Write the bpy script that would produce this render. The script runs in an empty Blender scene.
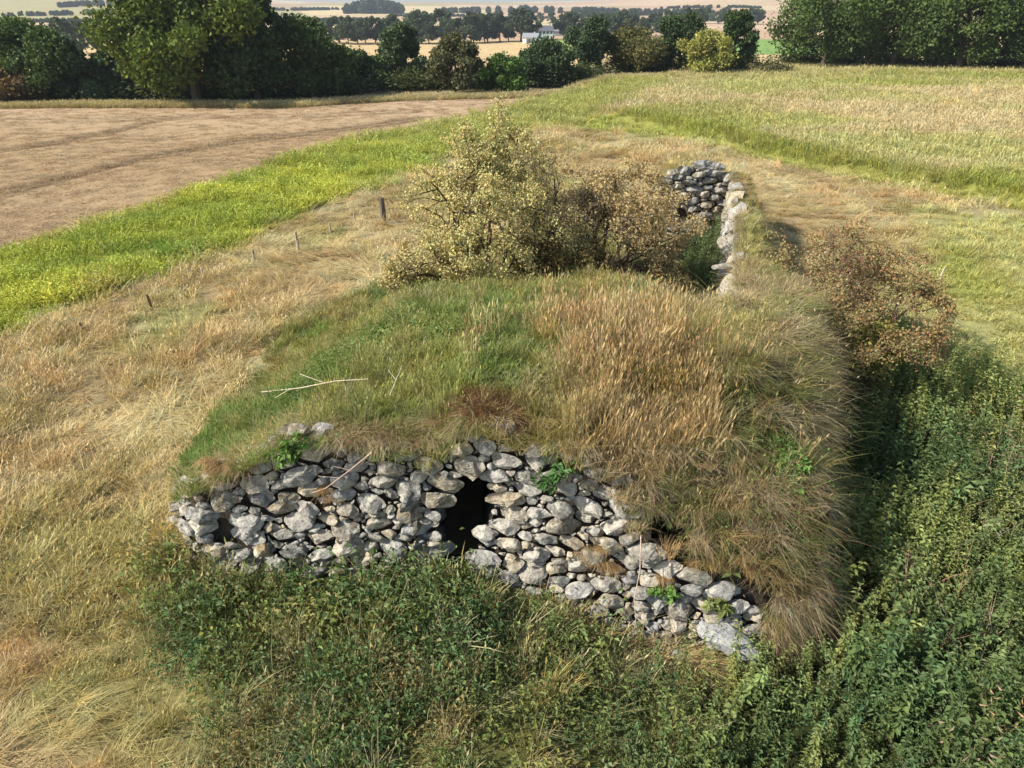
import bpy, math, random
import numpy as np
from mathutils import Vector

# ------------------------------------------------------------------ camera, sky, sun
H = 8.5
PITCH = math.radians(27.3)
F = 718.0
scene = bpy.context.scene
col = scene.collection
cam_d = bpy.data.cameras.new("camera"); cam = bpy.data.objects.new("camera", cam_d); col.objects.link(cam)
cam.location = (0, 0, H); cam.rotation_euler = (math.pi/2 - PITCH, 0, 0)
cam_d.sensor_width = 36; cam_d.lens = F/1024*36; cam_d.clip_end = 20000; cam_d.clip_start = 0.1
scene.camera = cam
SUN_AZ = math.radians(-112)      # direction to the sun, clockwise from +Y
SUN_EL = math.radians(40)
world = bpy.data.worlds.new("World"); scene.world = world; world.use_nodes = True
wn = world.node_tree; bg = wn.nodes["Background"]
sky = wn.nodes.new("ShaderNodeTexSky"); sky.sky_type = 'NISHITA'; sky.sun_disc = False
sky.sun_elevation = SUN_EL; sky.sun_rotation = SUN_AZ
sky.air_density = 1.0; sky.dust_density = 1.5; sky.altitude = 50
wn.links.new(sky.outputs[0], bg.inputs[0]); bg.inputs[1].default_value = 0.12
sd = bpy.data.lights.new("sun", 'SUN'); sun = bpy.data.objects.new("sun", sd); col.objects.link(sun)
sd.energy = 4.6; sd.angle = math.radians(0.6); sd.color = (1.0, 0.93, 0.82)
S = Vector((math.sin(SUN_AZ)*math.cos(SUN_EL), math.cos(SUN_AZ)*math.cos(SUN_EL), math.sin(SUN_EL)))
sun.rotation_euler = S.to_track_quat('Z', 'Y').to_euler()
vs = scene.view_settings; vs.view_transform = 'Standard'; vs.look = 'None'; vs.exposure = 0.72; vs.gamma = 1
scene.cycles.max_bounces = 6; scene.cycles.diffuse_bounces = 3; scene.cycles.transmission_bounces = 3
scene.cycles.volume_bounces = 0; scene.cycles.use_denoising = True
scene.cycles.sample_clamp_indirect = 8

CP, SP = math.cos(PITCH), math.sin(PITCH)
rng = np.random.default_rng(7)

# ------------------------------------------------------------------ maths helpers
def ray(u, v):
    r = (u-512)/F; up = (384-v)/F
    return r, CP+up*SP, -SP+up*CP
def gp(u, v, z=0.0):
    r, dy, dz = ray(u, v); t = (z-H)/dz
    return r*t, dy*t
def at_y(u, v, y):
    r, dy, dz = ray(u, v); t = y/dy
    return r*t, H+dz*t
def project(x, y, z):
    zc = y*CP-(z-H)*SP; uc = y*SP+(z-H)*CP
    return 512+F*x/zc, 384-F*uc/zc
def sstep(a, b, x):
    t = np.clip((np.asarray(x, float)-a)/(b-a), 0, 1); return t*t*(3-2*t)
def _h(ix, iy, seed):
    n = (ix.astype(np.int64)*374761393 + iy.astype(np.int64)*668265263 + seed*1442695041) & 0xffffffff
    n = ((n ^ (n >> 13))*1274126177) & 0xffffffff
    n = n ^ (n >> 16)
    return (n & 0xffff)/65535.0
def vnoise(x, y, seed=0):
    x = np.asarray(x, float); y = np.asarray(y, float)
    ix = np.floor(x); iy = np.floor(y); fx = x-ix; fy = y-iy
    fx = fx*fx*(3-2*fx); fy = fy*fy*(3-2*fy)
    a = _h(ix, iy, seed); b = _h(ix+1, iy, seed); c = _h(ix, iy+1, seed); d = _h(ix+1, iy+1, seed)
    return (a*(1-fx)+b*fx)*(1-fy)+(c*(1-fx)+d*fx)*fy
def fbm(x, y, sc, seed=0, o=4):
    s = 0; a = .5; t = 0
    for k in range(o):
        s = s+a*vnoise(np.asarray(x)/sc+k*17.3, np.asarray(y)/sc-k*9.1, seed+k*31); t += a; a *= .5; sc /= 2.03
    return s/t
def inpoly(x, y, poly):
    x = np.asarray(x, float); y = np.asarray(y, float); inside = np.zeros(x.shape, bool)
    n = len(poly)
    for i in range(n):
        x1, y1 = poly[i]; x2, y2 = poly[(i+1) % n]
        if y1 == y2: continue
        c = ((y1 > y) != (y2 > y)) & (x < (x2-x1)*(y-y1)/(y2-y1)+x1)
        inside ^= c
    return inside
def ipl(x, pts):
    return np.interp(x, [p[0] for p in pts], [p[1] for p in pts])
def srgb(r, g, b):
    f = lambda c: (c/255/12.92) if c/255 <= .04045 else ((c/255+.055)/1.055)**2.4
    return np.array([f(r), f(g), f(b)])

# ------------------------------------------------------------------ objects helpers
def mesh_obj(name, V, Fc, mat=None, parent=None, smooth=False, colors=None, link=True, cname='bc'):
    me = bpy.data.meshes.new(name)
    V = np.asarray(V, np.float32)
    if isinstance(Fc, np.ndarray):
        n, k = Fc.shape
        me.vertices.add(len(V)); me.vertices.foreach_set('co', V.ravel())
        me.loops.add(n*k); me.loops.foreach_set('vertex_index', Fc.ravel().astype(np.int32))
        me.polygons.add(n); me.polygons.foreach_set('loop_start', np.arange(0, n*k, k, dtype=np.int32))
        me.update(calc_edges=True)
    else:
        me.from_pydata([tuple(v) for v in V.tolist()], [], [list(f) for f in Fc])
    if smooth: me.polygons.foreach_set('use_smooth', np.ones(len(me.polygons), bool))
    if colors is not None:
        a = me.color_attributes.new(cname, 'FLOAT_COLOR', 'POINT')
        c = np.ones((len(V), 4), np.float32); c[:, :3] = colors
        a.data.foreach_set('color', c.ravel())
    o = bpy.data.objects.new(name, me)
    if mat: me.materials.append(mat)
    if link: col.objects.link(o)
    if parent: o.parent = parent
    return o
def tag(o, label, cat=None, group=None, kind=None):
    if label: o['label'] = label
    if cat: o['category'] = cat
    if group: o['group'] = group
    if kind: o['kind'] = kind
    return o
def empty(name, loc, label, cat, group=None, rz=0):
    o = bpy.data.objects.new(name, None); col.objects.link(o); o.location = loc; o.rotation_euler = (0, 0, rz)
    o.empty_display_size = .3
    return tag(o, label, cat, group)
class MB:
    def __init__(s): s.V = []; s.F = []; s.C = []; s.n = 0
    def add(s, V, Fc, c=(1, 1, 1)):
        V = np.asarray(V, float); s.V.append(V); s.F += [[i+s.n for i in f] for f in Fc]; s.n += len(V)
        s.C.append(np.broadcast_to(np.asarray(c, float), (len(V), 3)))
    def tube(s, pts, rad, k=6, c=(1, 1, 1)):
        pts = [np.array(p, float) for p in pts]; V = []; Fc = []
        for i, p in enumerate(pts):
            d = pts[min(i+1, len(pts)-1)]-pts[max(i-1, 0)]; d /= np.linalg.norm(d)+1e-9
            a = np.cross(d, [0.3, 1, 0.2] if abs(d[1]) < .8 else [1, 0, 0]); a /= np.linalg.norm(a); b = np.cross(d, a)
            for j in range(k):
                t = 2*math.pi*j/k; V.append(p+rad[i]*(math.cos(t)*a+math.sin(t)*b))
        for i in range(len(pts)-1):
            for j in range(k):
                Fc.append([i*k+j, i*k+(j+1) % k, (i+1)*k+(j+1) % k, (i+1)*k+j])
        Fc.append(list(range(k))[::-1]); Fc.append([(len(pts)-1)*k+j for j in range(k)])
        s.add(V, Fc, c)
    def box(s, x0, x1, y0, y1, z0, z1, c=(1, 1, 1)):
        V = [(x, y, z) for z in (z0, z1) for y in (y0, y1) for x in (x0, x1)]
        s.add(V, [[0, 2, 3, 1], [4, 5, 7, 6], [0, 1, 5, 4], [2, 6, 7, 3], [0, 4, 6, 2], [1, 3, 7, 5]], c)
    def build(s, name, mat, parent=None, smooth=False, link=True):
        return mesh_obj(name, np.concatenate(s.V), s.F, mat, parent, smooth, np.concatenate(s.C), link)

# ------------------------------------------------------------------ materials
def newmat(name):
    m = bpy.data.materials.new(name); m.use_nodes = True; nt = m.node_tree
    for n in list(nt.nodes): nt.nodes.remove(n)
    out = nt.nodes.new('ShaderNodeOutputMaterial'); return m, nt, out
def mul(nt, a, b):
    n = nt.nodes.new('ShaderNodeMix'); n.data_type = 'RGBA'; n.blend_type = 'MULTIPLY'; n.inputs[0].default_value = 1
    nt.links.new(a, n.inputs[6]); nt.links.new(b, n.inputs[7]); return n.outputs[2]
def attr(nt, name, typ='GEOMETRY'):
    n = nt.nodes.new('ShaderNodeAttribute'); n.attribute_name = name; n.attribute_type = typ; return n.outputs['Color']
def leafmat(name, src, transl=.35, gloss=.06, tcol=(1.1, 1.15, .55, 1)):
    m, nt, out = newmat(name)
    if src == 'inst': base = mul(nt, attr(nt, 'tint', 'INSTANCER'), attr(nt, 'bc'))
    else:
        oi = nt.nodes.new('ShaderNodeObjectInfo'); base = mul(nt, oi.outputs['Color'], attr(nt, 'bc'))
    d = nt.nodes.new('ShaderNodeBsdfDiffuse'); nt.links.new(base, d.inputs[0])
    t = nt.nodes.new('ShaderNodeBsdfTranslucent')
    rgb = nt.nodes.new('ShaderNodeRGB'); rgb.outputs[0].default_value = tcol
    nt.links.new(mul(nt, base, rgb.outputs[0]), t.inputs[0])
    mx = nt.nodes.new('ShaderNodeMixShader'); mx.inputs[0].default_value = transl
    nt.links.new(d.outputs[0], mx.inputs[1]); nt.links.new(t.outputs[0], mx.inputs[2])
    g = nt.nodes.new('ShaderNodeBsdfGlossy'); g.inputs['Roughness'].default_value = .55; g.inputs[0].default_value = (1, 1, 1, 1)
    m2 = nt.nodes.new('ShaderNodeMixShader'); m2.inputs[0].default_value = gloss
    nt.links.new(mx.outputs[0], m2.inputs[1]); nt.links.new(g.outputs[0], m2.inputs[2])
    nt.links.new(m2.outputs[0], out.inputs[0]); return m
M_grass = leafmat('grass_blades', 'inst', .3, .012, (1, 1, .7, 1))
M_herb = leafmat('herb_leaves', 'inst', .35, .012)
M_leaf = leafmat('tree_leaves', 'obj', .2, .008)
def simple(name, c, rough=.8, noise=None, bump=0, bscale=30, use_bc=False, amp=.35):
    m, nt, out = newmat(name); p = nt.nodes.new('ShaderNodeBsdfPrincipled'); nt.links.new(p.outputs[0], out.inputs[0])
    p.inputs['Roughness'].default_value = rough; p.inputs['Specular IOR Level'].default_value = .25
    rgb = nt.nodes.new('ShaderNodeRGB'); rgb.outputs[0].default_value = (*c, 1); base = rgb.outputs[0]
    tc = nt.nodes.new('ShaderNodeTexCoord')
    if noise:
        nz = nt.nodes.new('ShaderNodeTexNoise'); nz.inputs['Scale'].default_value = noise; nz.inputs['Detail'].default_value = 6
        nt.links.new(tc.outputs['Object'], nz.inputs['Vector'])
        mr = nt.nodes.new('ShaderNodeMapRange'); mr.inputs[1].default_value = .3; mr.inputs[2].default_value = .7
        mr.inputs[3].default_value = 1-amp; mr.inputs[4].default_value = 1+amp; nt.links.new(nz.outputs[0], mr.inputs[0])
        base = mul(nt, base, mr.outputs[0])
    if use_bc: base = mul(nt, base, attr(nt, 'bc'))
    nt.links.new(base, p.inputs['Base Color'])
    if bump:
        bz = nt.nodes.new('ShaderNodeTexNoise'); bz.inputs['Scale'].default_value = bscale; bz.inputs['Detail'].default_value = 8
        nt.links.new(tc.outputs['Object'], bz.inputs['Vector'])
        bp = nt.nodes.new('ShaderNodeBump'); bp.inputs['Strength'].default_value = bump; bp.inputs['Distance'].default_value = .03
        nt.links.new(bz.outputs[0], bp.inputs['Height']); nt.links.new(bp.outputs[0], p.inputs['Normal'])
    return m
M_bark = simple('bark', (.09, .07, .05), .9, 8, .6, 20, True)
M_wood = simple('weathered_wood', (.3, .27, .22), .85, 12, .5, 40, True)
M_earth = simple('earth', (.11, .085, .06), .95, 5, .8, 12)
M_core = simple('gap_shade_core', (.05, .04, .03), .95, 5, .8, 12)  # earth core, colour darkened to stand for shade between the stones
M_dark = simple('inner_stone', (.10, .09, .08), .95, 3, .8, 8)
M_white = simple('white_render', (.75, .75, .72), .8)
M_slate = simple('slate_roof', (.12, .12, .14), .7)
M_tin = simple('pale_roof', (.24, .25, .27), .6)
M_glass = simple('window_glass', (.04, .05, .06), .2)
M_pdoor = simple('painted_door', (.1, .16, .12), .6)

def stone_mat():
    m, nt, out = newmat('lichen_stone'); N = nt.nodes; L = nt.links
    p = N.new('ShaderNodeBsdfPrincipled'); L.new(p.outputs[0], out.inputs[0]); p.inputs['Roughness'].default_value = .85
    p.inputs['Specular IOR Level'].default_value = .2
    tc = N.new('ShaderNodeTexCoord')
    base = attr(nt, 'bc')
    def noise(sc, det=6, ro=.6):
        n = N.new('ShaderNodeTexNoise'); n.inputs['Scale'].default_value = sc; n.inputs['Detail'].default_value = det
        n.inputs['Roughness'].default_value = ro; L.new(tc.outputs['Object'], n.inputs['Vector']); return n.outputs[0]
    def ramp(src, a, b, v0, v1):
        r = N.new('ShaderNodeMapRange'); r.inputs[1].default_value = a; r.inputs[2].default_value = b
        r.inputs[3].default_value = v0; r.inputs[4].default_value = v1; L.new(src, r.inputs[0]); return r.outputs[0]
    base = mul(nt, base, ramp(noise(14), .3, .7, .5, 1.4))
    base = mul(nt, base, ramp(noise(60, 3), .35, .65, .75, 1.2))
    def mixc(fac, c):
        nonlocal base
        x = N.new('ShaderNodeMix'); x.data_type = 'RGBA'; L.new(fac, x.inputs[0]); L.new(base, x.inputs[6]); x.inputs[7].default_value = (*c, 1); base = x.outputs[2]
    mixc(ramp(noise(9, 12, .8), .50, .57, 0, .85), (.46, .455, .38))     # pale crustose lichen
    mixc(ramp(noise(11, 8, .7), .63, .69, 0, .7), (.16, .15, .06))       # olive lichen / moss
    mixc(ramp(noise(18, 9, .75), .57, .64, 0, .8), (.05, .046, .04))     # dark pits
    L.new(base, p.inputs['Base Color'])
    b = N.new('ShaderNodeBump'); b.inputs['Strength'].default_value = .9; b.inputs['Distance'].default_value = .025
    L.new(noise(22, 10, .65), b.inputs['Height']); L.new(b.outputs[0], p.inputs['Normal'])
    return m
M_stone = stone_mat()

# ------------------------------------------------------------------ zones on the ground (traced, then laid out in metres)
def G(pts, z=0): return [gp(u, v, z) for u, v in pts]
FIELD = G([(-500, 330), (0, 250), (120, 218), (250, 172), (330, 146), (440, 120), (500, 108), (552, 96), (500, 94), (400, 98), (300, 104), (150, 107), (-1200, 108)])
STRIP = G([(-500, 330), (0, 250), (120, 218), (250, 172), (330, 146), (440, 120), (500, 108), (552, 95), (640, 84), (680, 84), (655, 96), (620, 108), (575, 124), (500, 135), (440, 165), (400, 182), (300, 214), (215, 262), (130, 286), (60, 312), (0, 345), (-500, 480)])
PATHG = G([(575, 112), (640, 122), (700, 134), (780, 152), (880, 172), (1024, 196), (1300, 240), (1300, 262), (1024, 210), (880, 184), (780, 163), (690, 143), (620, 132), (560, 126)])
MEAD = G([(1500, 250), (1024, 200), (880, 175), (780, 156), (700, 138), (640, 124), (590, 112), (620, 100), (680, 80), (760, 72), (1024, 78), (2200, 90), (3000, 150)])
NETR = G([(838, 338), (900, 345), (960, 372), (1030, 398), (1300, 480), (1400, 1100), (560, 1100), (640, 790), (690, 720), (650, 690), (700, 660), (800, 640), (862, 520), (850, 400)], -.7)
FRONT = G([(150, 575), (200, 560), (480, 570), (560, 620), (640, 660), (700, 660), (690, 720), (640, 790), (560, 1100), (120, 1100), (215, 768), (230, 690), (175, 640)], -.2)
SIDE = G([(905, 205), (1024, 215), (1500, 300), (1500, 520), (1030, 398), (960, 372), (900, 345), (880, 300)])
BANK = sorted([gp(575, 116), gp(640, 126), gp(700, 140), gp(780, 158), gp(880, 177), gp(1024, 202), gp(1300, 250)])
def dist_poly(x, y, poly, closed=True):
    x = np.asarray(x, float); y = np.asarray(y, float); best = np.full(x.shape, 1e9)
    n = len(poly)
    for i in range(n if closed else n-1):
        x1, y1 = poly[i]; x2, y2 = poly[(i+1) % n]; dx, dy = x2-x1, y2-y1
        t = np.clip(((x-x1)*dx+(y-y1)*dy)/(dx*dx+dy*dy+1e-9), 0, 1)
        best = np.minimum(best, np.hypot(x-x1-t*dx, y-y1-t*dy))
    return best
def sd_poly(x, y, poly):
    d = dist_poly(x, y, poly); return np.where(inpoly(x, y, poly), -d, d)

def T(x, y):
    x = np.asarray(x, float); y = np.asarray(y, float)
    z = 0.12*(fbm(x, y, 3.0, 5)-.5)+.5*(fbm(x, y, 22, 6, 2)-.5)*sstep(14, 40, np.hypot(x, y))
    ditch = sstep(-1.0, 3.2, x)*(1-sstep(13, 20, x))*(1-sstep(15, 24, y))
    z = z-1.0*ditch
    yb = ipl(x, BANK)
    z = z+(.7*sstep(-1.0, 2.2, y-yb))*sstep(6, 12, x)
    z = z-6*sstep(125, 330, y)
    far = sstep(450, 3600, y)
    az = np.arctan2(x, np.maximum(y, 1))
    prof = 62+40*sstep(.10, .3, az)+95*sstep(.25, .5, -az)-14*np.exp(-((az+.02)/.16)**2)
    z = z+far*(prof+60*(fbm(x, y, 1400, 9, 3)-.5))
    return z

# ------------------------------------------------------------------ the mound (heights)
def yf(x): return ipl(x, [(-5.9, 10.6), (-5.6, 9.75), (-5.2, 9.38), (-3, 9.35), (-.3, 9.3), (.6, 9.1), (2, 8.8), (4.2, 8.65), (4.9, 8.9), (5.5, 9.8)])
def PX(pts, y=9.4): return [at_y(u, v, y) for u, v in pts]
def PXF(pts):
    out = []
    for u, v in pts:
        y = 9.4
        for _ in range(6): x, z = at_y(u, v, y); y = float(yf(x))+.10*(z+.3)-.06
        out.append((x, z))
    return out
top_px = [(180, 566), (174, 507), (190, 487), (225, 470), (258, 452), (285, 432), (330, 436), (385, 452), (430, 462), (455, 440), (468, 426), (500, 428), (520, 444), (560, 455), (582, 463), (622, 484), (624, 508), (612, 520)]
ZT = [(-6.3, 1.0), (-5.7, 1.45)]+[(x, z-.04) for x, z in PXF(top_px[1:-3])]+[(1.45, 2.1), (1.7, 1.85), (2.05, 1.1), (3.0, .55), (4.2, .05), (5.5, -.3)]
def xl(y): return ipl(y, [(9, -5.75), (10.5, -5.95), (12, -6.4), (16, -6.8), (20, -6.6), (23, -4.5), (27, 0), (32, 5.5)])
def xr(y): return ipl(y, [(9, 5.0), (10, 5.3), (16, 6.95), (18, 7.5), (26, 9.8), (31, 10.9), (32.5, 11.1)])
def xi(y): return ipl(y, [(14.5, 5.1), (15.5, 5.3), (17.4, 5.75), (26, 8.1), (31, 9.3), (33, 9.8)])
YB = 32.5
def MZ(x, y):
    x = np.asarray(x, float); y = np.asarray(y, float)
    zt = ipl(x, ZT); f = np.maximum(y-yf(x), 0)
    l = xl(y); zl = ipl(y, [(9.3, 1.4), (12, .9), (16, .35), (20, .05), (33, 0)])
    top = zl+(3.05-zl)*sstep(0, 5.0, x-l)
    top = top-.38*sstep(11.5, 16, y)*(x < 9)
    top = top+.22*(fbm(x, y, 1.7, 21)-.5)*2
    top = top-.9*sstep(4.5, 7.5, x-ipl(y, [(9, 0), (20, 1.5)]))*(1-sstep(12, 16, y))*.6
    z = zt+(top-zt)*(1-np.exp(-f/ipl(x, [(-3, .9), (1, .8), (2, .9), (5, 1.1)])))
    # behind the vault: collapsed
    back = sstep(15.6, 18.8, y+3.0*(fbm(x, y, 2.2, 17, 2)-.5))
    low = .3+.9*np.exp(-((x-1.5)/4)**2)
    low = np.where(x > 4.3, np.maximum(low-.4*sstep(4.0, 5.0, x), .2), low)
    ridge = sstep(-.35, .25, x-xi(y))
    inner = 1-ridge
    pitb = sstep(15.0, 15.9, y)*sstep(3.5, 4.4, x)
    bb = np.maximum(back, pitb)
    z = z*(1-bb*inner)+low*bb*inner
    rz = ipl(y, [(9, 2.6), (14, 2.75), (18, 2.6), (26, 2.5), (30, 2.7), (31.5, 2.2), (32.5, 1.2)])
    z = np.where((x > xi(y)) & (y > 14), z*(1-sstep(14, 17, y))+sstep(14, 17, y)*(rz+.15*(fbm(x, y, 1.2, 4)-.5)), z)
    z = np.where((y > 17) & (x <= xi(y)), low*(inner)+rz*ridge if False else z, z)
    z = np.where(x > xi(y), z-1.9*sstep(16.5, 20, y)*sstep(xr(y)-1.3, xr(y)+.1, x), z)
    z = z+.5*(fbm(x, y, .8, 15, 2)-.5)*2*sstep(1.2, 2.2, x)*(1-sstep(10.8, 13, y))
    # round the right shoulder
    z = z-.8*np.exp(-np.maximum(xr(y)-x, 0)/.45)*sstep(9.5, 12, y)*.6
    return z
def on_mound(x, y):
    x = np.asarray(x, float); y = np.asarray(y, float)
    return (x > xl(y)) & (x < xr(y)) & (y > yf(x)) & (y < YB)
def ground(x, y):
    m = on_mound(x, y); t = T(x, y); mz = MZ(x, y)
    return np.where(m, np.maximum(mz, t), t)

# ------------------------------------------------------------------ colours by zone
C_field = np.array([.34, .24, .155]); C_tan = np.array([.47, .36, .19]); C_straw = np.array([.56, .47, .26])
C_green = np.array([.12, .185, .04]); C_bright = np.array([.35, .40, .07]); C_olive = np.array([.25, .245, .08])
C_mead = np.array([.45, .44, .17]); C_dark = np.array([.06, .075, .025]); C_rust = np.array([.40, .26, .13])
def mixc(a, b, t): t = np.asarray(t)[..., None]; return a*(1-t)+b*t
def zone_colour(x, y):
    x = np.asarray(x, float); y = np.asarray(y, float)
    n1 = fbm(x, y, 5, 41); n2 = fbm(x, y, 1.6, 42); n3 = fbm(x, y, 14, 43)
    c = mixc(C_tan, C_straw, sstep(.4, .65, n2))
    c = mixc(c, C_rust*1.15, .55*sstep(.52, .7, n3)*sstep(.4, .6, n1))
    c = mixc(c, C_green*2.0, .28*sstep(.55, .70, n1))
    c = mixc(c, C_olive*1.3, .25*sstep(.5, .64, fbm(x, y, .9, 44)))
    # right of the ruin
    s = sd_poly(x, y, SIDE)
    c = mixc(c, mixc(C_bright*.85, C_mead, sstep(.4, .7, n1)), (1-sstep(-2.5, 1.0, s))*.75)
    m = sd_poly(x, y, MEAD); dy = y-ipl(x, BANK)
    mc = mixc(C_mead, C_bright*.8, .7*sstep(.42, .6, fbm(x, y*2.2, 26, 51)))
    mc = mixc(mc, C_straw*.98, sstep(.46, .62, fbm(x, y*2, 17, 52)))
    mc = mixc(mc, C_straw, .5*sstep(45, 70, y)*sstep(.35, .6, fbm(x, y*3, 40, 53)))
    c = mixc(c, mc, 1-sstep(-1.5, .5, m))
    pg = sd_poly(x, y, PATHG)
    c = mixc(c, C_bright*.85, (1-sstep(-.5, .6, pg))*(.55+.4*n2))
    st = sd_poly(x, y, STRIP)
    sc = mixc(C_bright, C_bright*np.array([1.15, .95, .9]), n1); sc = mixc(sc, C_mead, .8*sstep(.5, .7, n2)*.5); sc = mixc(sc, C_mead*.9, .75*sstep(38, 75, y))
    c = mixc(c, sc, 1-sstep(-.9, .5, st+1.2*(n2-.5)))
    fl = sd_poly(x, y, FIELD)
    c = mixc(c, C_field*(.9+.25*n3)[..., None], 1-sstep(-.4, .2, fl))
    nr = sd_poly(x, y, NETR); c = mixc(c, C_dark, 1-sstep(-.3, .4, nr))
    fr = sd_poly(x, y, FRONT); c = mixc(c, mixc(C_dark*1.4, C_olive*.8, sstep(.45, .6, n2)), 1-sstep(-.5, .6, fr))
    return c

# far patchwork of fields
def far_colour(x, y):
    ca, sa = math.cos(.25), math.sin(.25)
    wx = x+60*(fbm(x, y, 500, 71, 2)-.5); wy = y+90*(fbm(x, y, 700, 72, 2)-.5)
    u = (wx*ca+wy*sa)/360; v = (-wx*sa+wy*ca)/330
    v = v+.5*_h(np.floor(u), np.floor(u)*0, 3); k = _h(np.floor(u), np.floor(v), 77)
    pal = np.array([[.50, .38, .24], [.54, .42, .25], [.47, .33, .22], [.36, .33, .17], [.56, .46, .27], [.40, .31, .19], [.52, .39, .27]])
    return pal[np.minimum((k*7).astype(int), 6)]*np.array([.9, .88, .84])

# ------------------------------------------------------------------ terrain sheet
def build_ground():
    a = 26.0
    def axis(lo, hi, n, a=a):
        u = np.linspace(math.asinh(lo/a), math.asinh(hi/a), n); return a*np.sinh(u)
    xs = axis(-4200, 4200, 720); ys = 12+axis(-60, 5200, 640)
    X, Y = np.meshgrid(xs, ys); Z = T(X, Y)
    under = on_mound(X, Y) & (np.abs(X-.5*(xl(Y)+xr(Y))) < .5*(xr(Y)-xl(Y))-.6) & (Y > yf(X)+.5)
    Z = np.where(under, Z-.35, Z); Z = np.where(sd_poly(X, Y, FIELD) < -.6, Z-.25, Z)
    nx = len(xs); V = np.stack([X.ravel(), Y.ravel(), Z.ravel()], 1)
    i = np.arange(len(ys)-1)[:, None]*nx+np.arange(nx-1)[None, :]; i = i.ravel()
    Fc = np.stack([i, i+1, i+1+nx, i+nx], 1)
    c = zone_colour(X.ravel(), Y.ravel()); fc = far_colour(X.ravel(), Y.ravel())
    # nearer valley fields: tan close in, green paddock by the farm
    vx, vy = X.ravel(), Y.ravel()
    c = np.where(((vy > 128))[:, None], np.array([.50, .37, .19]), c)
    pad = (vy > 300) & (vy < 480) & (vx > 10) & (vx < 190); c = np.where(pad[:, None], np.array([.22, .30, .09]), c)
    pad2 = (vy > 150) & (vy < 480) & (vx > 90) & (vx < 220); c = np.where(pad2[:, None], np.array([.18, .29, .08]), c)
    c = np.where((vy > 480)[:, None], fc, c)
    c = c*(.88+.24*fbm(vx, vy, .7, 61, 2))[:, None]
    c = np.where(((vy < 128) & (sd_poly(vx, vy, FIELD) > 0))[:, None], c*.62, c)
    return V, Fc, c
def ground_mat():
    m, nt, out = newmat('ground'); N = nt.nodes; L = nt.links
    p = N.new('ShaderNodeBsdfPrincipled'); L.new(p.outputs[0], out.inputs[0]); p.inputs['Roughness'].default_value = 1
    p.inputs['Specular IOR Level'].default_value = .05
    g = N.new('ShaderNodeNewGeometry')
    def noise(sc, det, ro=.6, vec=None):
        n = N.new('ShaderNodeTexNoise'); n.inputs['Scale'].default_value = sc; n.inputs['Detail'].default_value = det; n.inputs['Roughness'].default_value = ro
        L.new(vec or g.outputs['Position'], n.inputs['Vector']); return n.outputs[0]
    def ramp(src, a, b, v0, v1):
        r = N.new('ShaderNodeMapRange'); r.inputs[1].default_value = a; r.inputs[2].default_value = b
        r.inputs[3].default_value = v0; r.inputs[4].default_value = v1; L.new(src, r.inputs[0]); return r.outputs[0]
    base = attr(nt, 'bc')
    base = mul(nt, base, ramp(noise(2.2, 8, .7), .3, .7, .72, 1.25))
    base = mul(nt, base, ramp(noise(.25, 4), .3, .7, .85, 1.15))
    L.new(base, p.inputs['Base Color'])
    b = N.new('ShaderNodeBump'); b.inputs['Strength'].default_value = .6; b.inputs['Distance'].default_value = .12
    L.new(noise(4, 10, .7), b.inputs['Height']); L.new(b.outputs[0], p.inputs['Normal'])
    return m
M_ground = ground_mat()
V, Fc, c = build_ground()
gobj = mesh_obj('ground', V, Fc, M_ground, None, True, c); tag(gobj, None, kind='structure')

# ------------------------------------------------------------------ stubble field as its own sheet (drill rows are colour streaks, wheel tracks are sunk and darkened)
def field_mat():
    m, nt, out = newmat('stubble'); N = nt.nodes; L = nt.links
    p = N.new('ShaderNodeBsdfPrincipled'); L.new(p.outputs[0], out.inputs[0]); p.inputs['Roughness'].default_value = 1
    p.inputs['Specular IOR Level'].default_value = .03
    g = N.new('ShaderNodeNewGeometry')
    mp = N.new('ShaderNodeMapping'); mp.inputs['Rotation'].default_value = (0, 0, math.radians(28)); L.new(g.outputs['Position'], mp.inputs['Vector'])
    def noise(sc, det, ro, vec):
        n = N.new('ShaderNodeTexNoise'); n.inputs['Scale'].default_value = sc; n.inputs['Detail'].default_value = det; n.inputs['Roughness'].default_value = ro
        L.new(vec, n.inputs['Vector']); return n.outputs[0]
    def ramp(src, a, b, v0, v1):
        r = N.new('ShaderNodeMapRange'); r.inputs[1].default_value = a; r.inputs[2].default_value = b
        r.inputs[3].default_value = v0; r.inputs[4].default_value = v1; L.new(src, r.inputs[0]); return r.outputs[0]
    a_, b_ = gp(0, 192), gp(230, 142); ang = math.atan2(b_[1]-a_[1], b_[0]-a_[0])
    mp.inputs['Rotation'].default_value = (0, 0, -ang)
    mp2 = N.new('ShaderNodeMapping'); mp2.inputs['Scale'].default_value = (.02, 1.3, 1)
    L.new(mp.outputs[0], mp2.inputs['Vector'])
    base = attr(nt, 'bc')
    base = mul(nt, base, ramp(noise(1.6, 5, .7, mp2.outputs[0]), .3, .7, .84, 1.14))
    base = mul(nt, base, ramp(noise(9.0, 8, .8, g.outputs['Position']), .3, .7, .78, 1.22))
    L.new(base, p.inputs['Base Color'])
    b = N.new('ShaderNodeBump'); b.inputs['Strength'].default_value = .08; b.inputs['Distance'].default_value = .05
    L.new(noise(9, 6, .7, g.outputs['Position']), b.inputs['Height']); L.new(b.outputs[0], p.inputs['Normal'])
    return m
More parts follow.
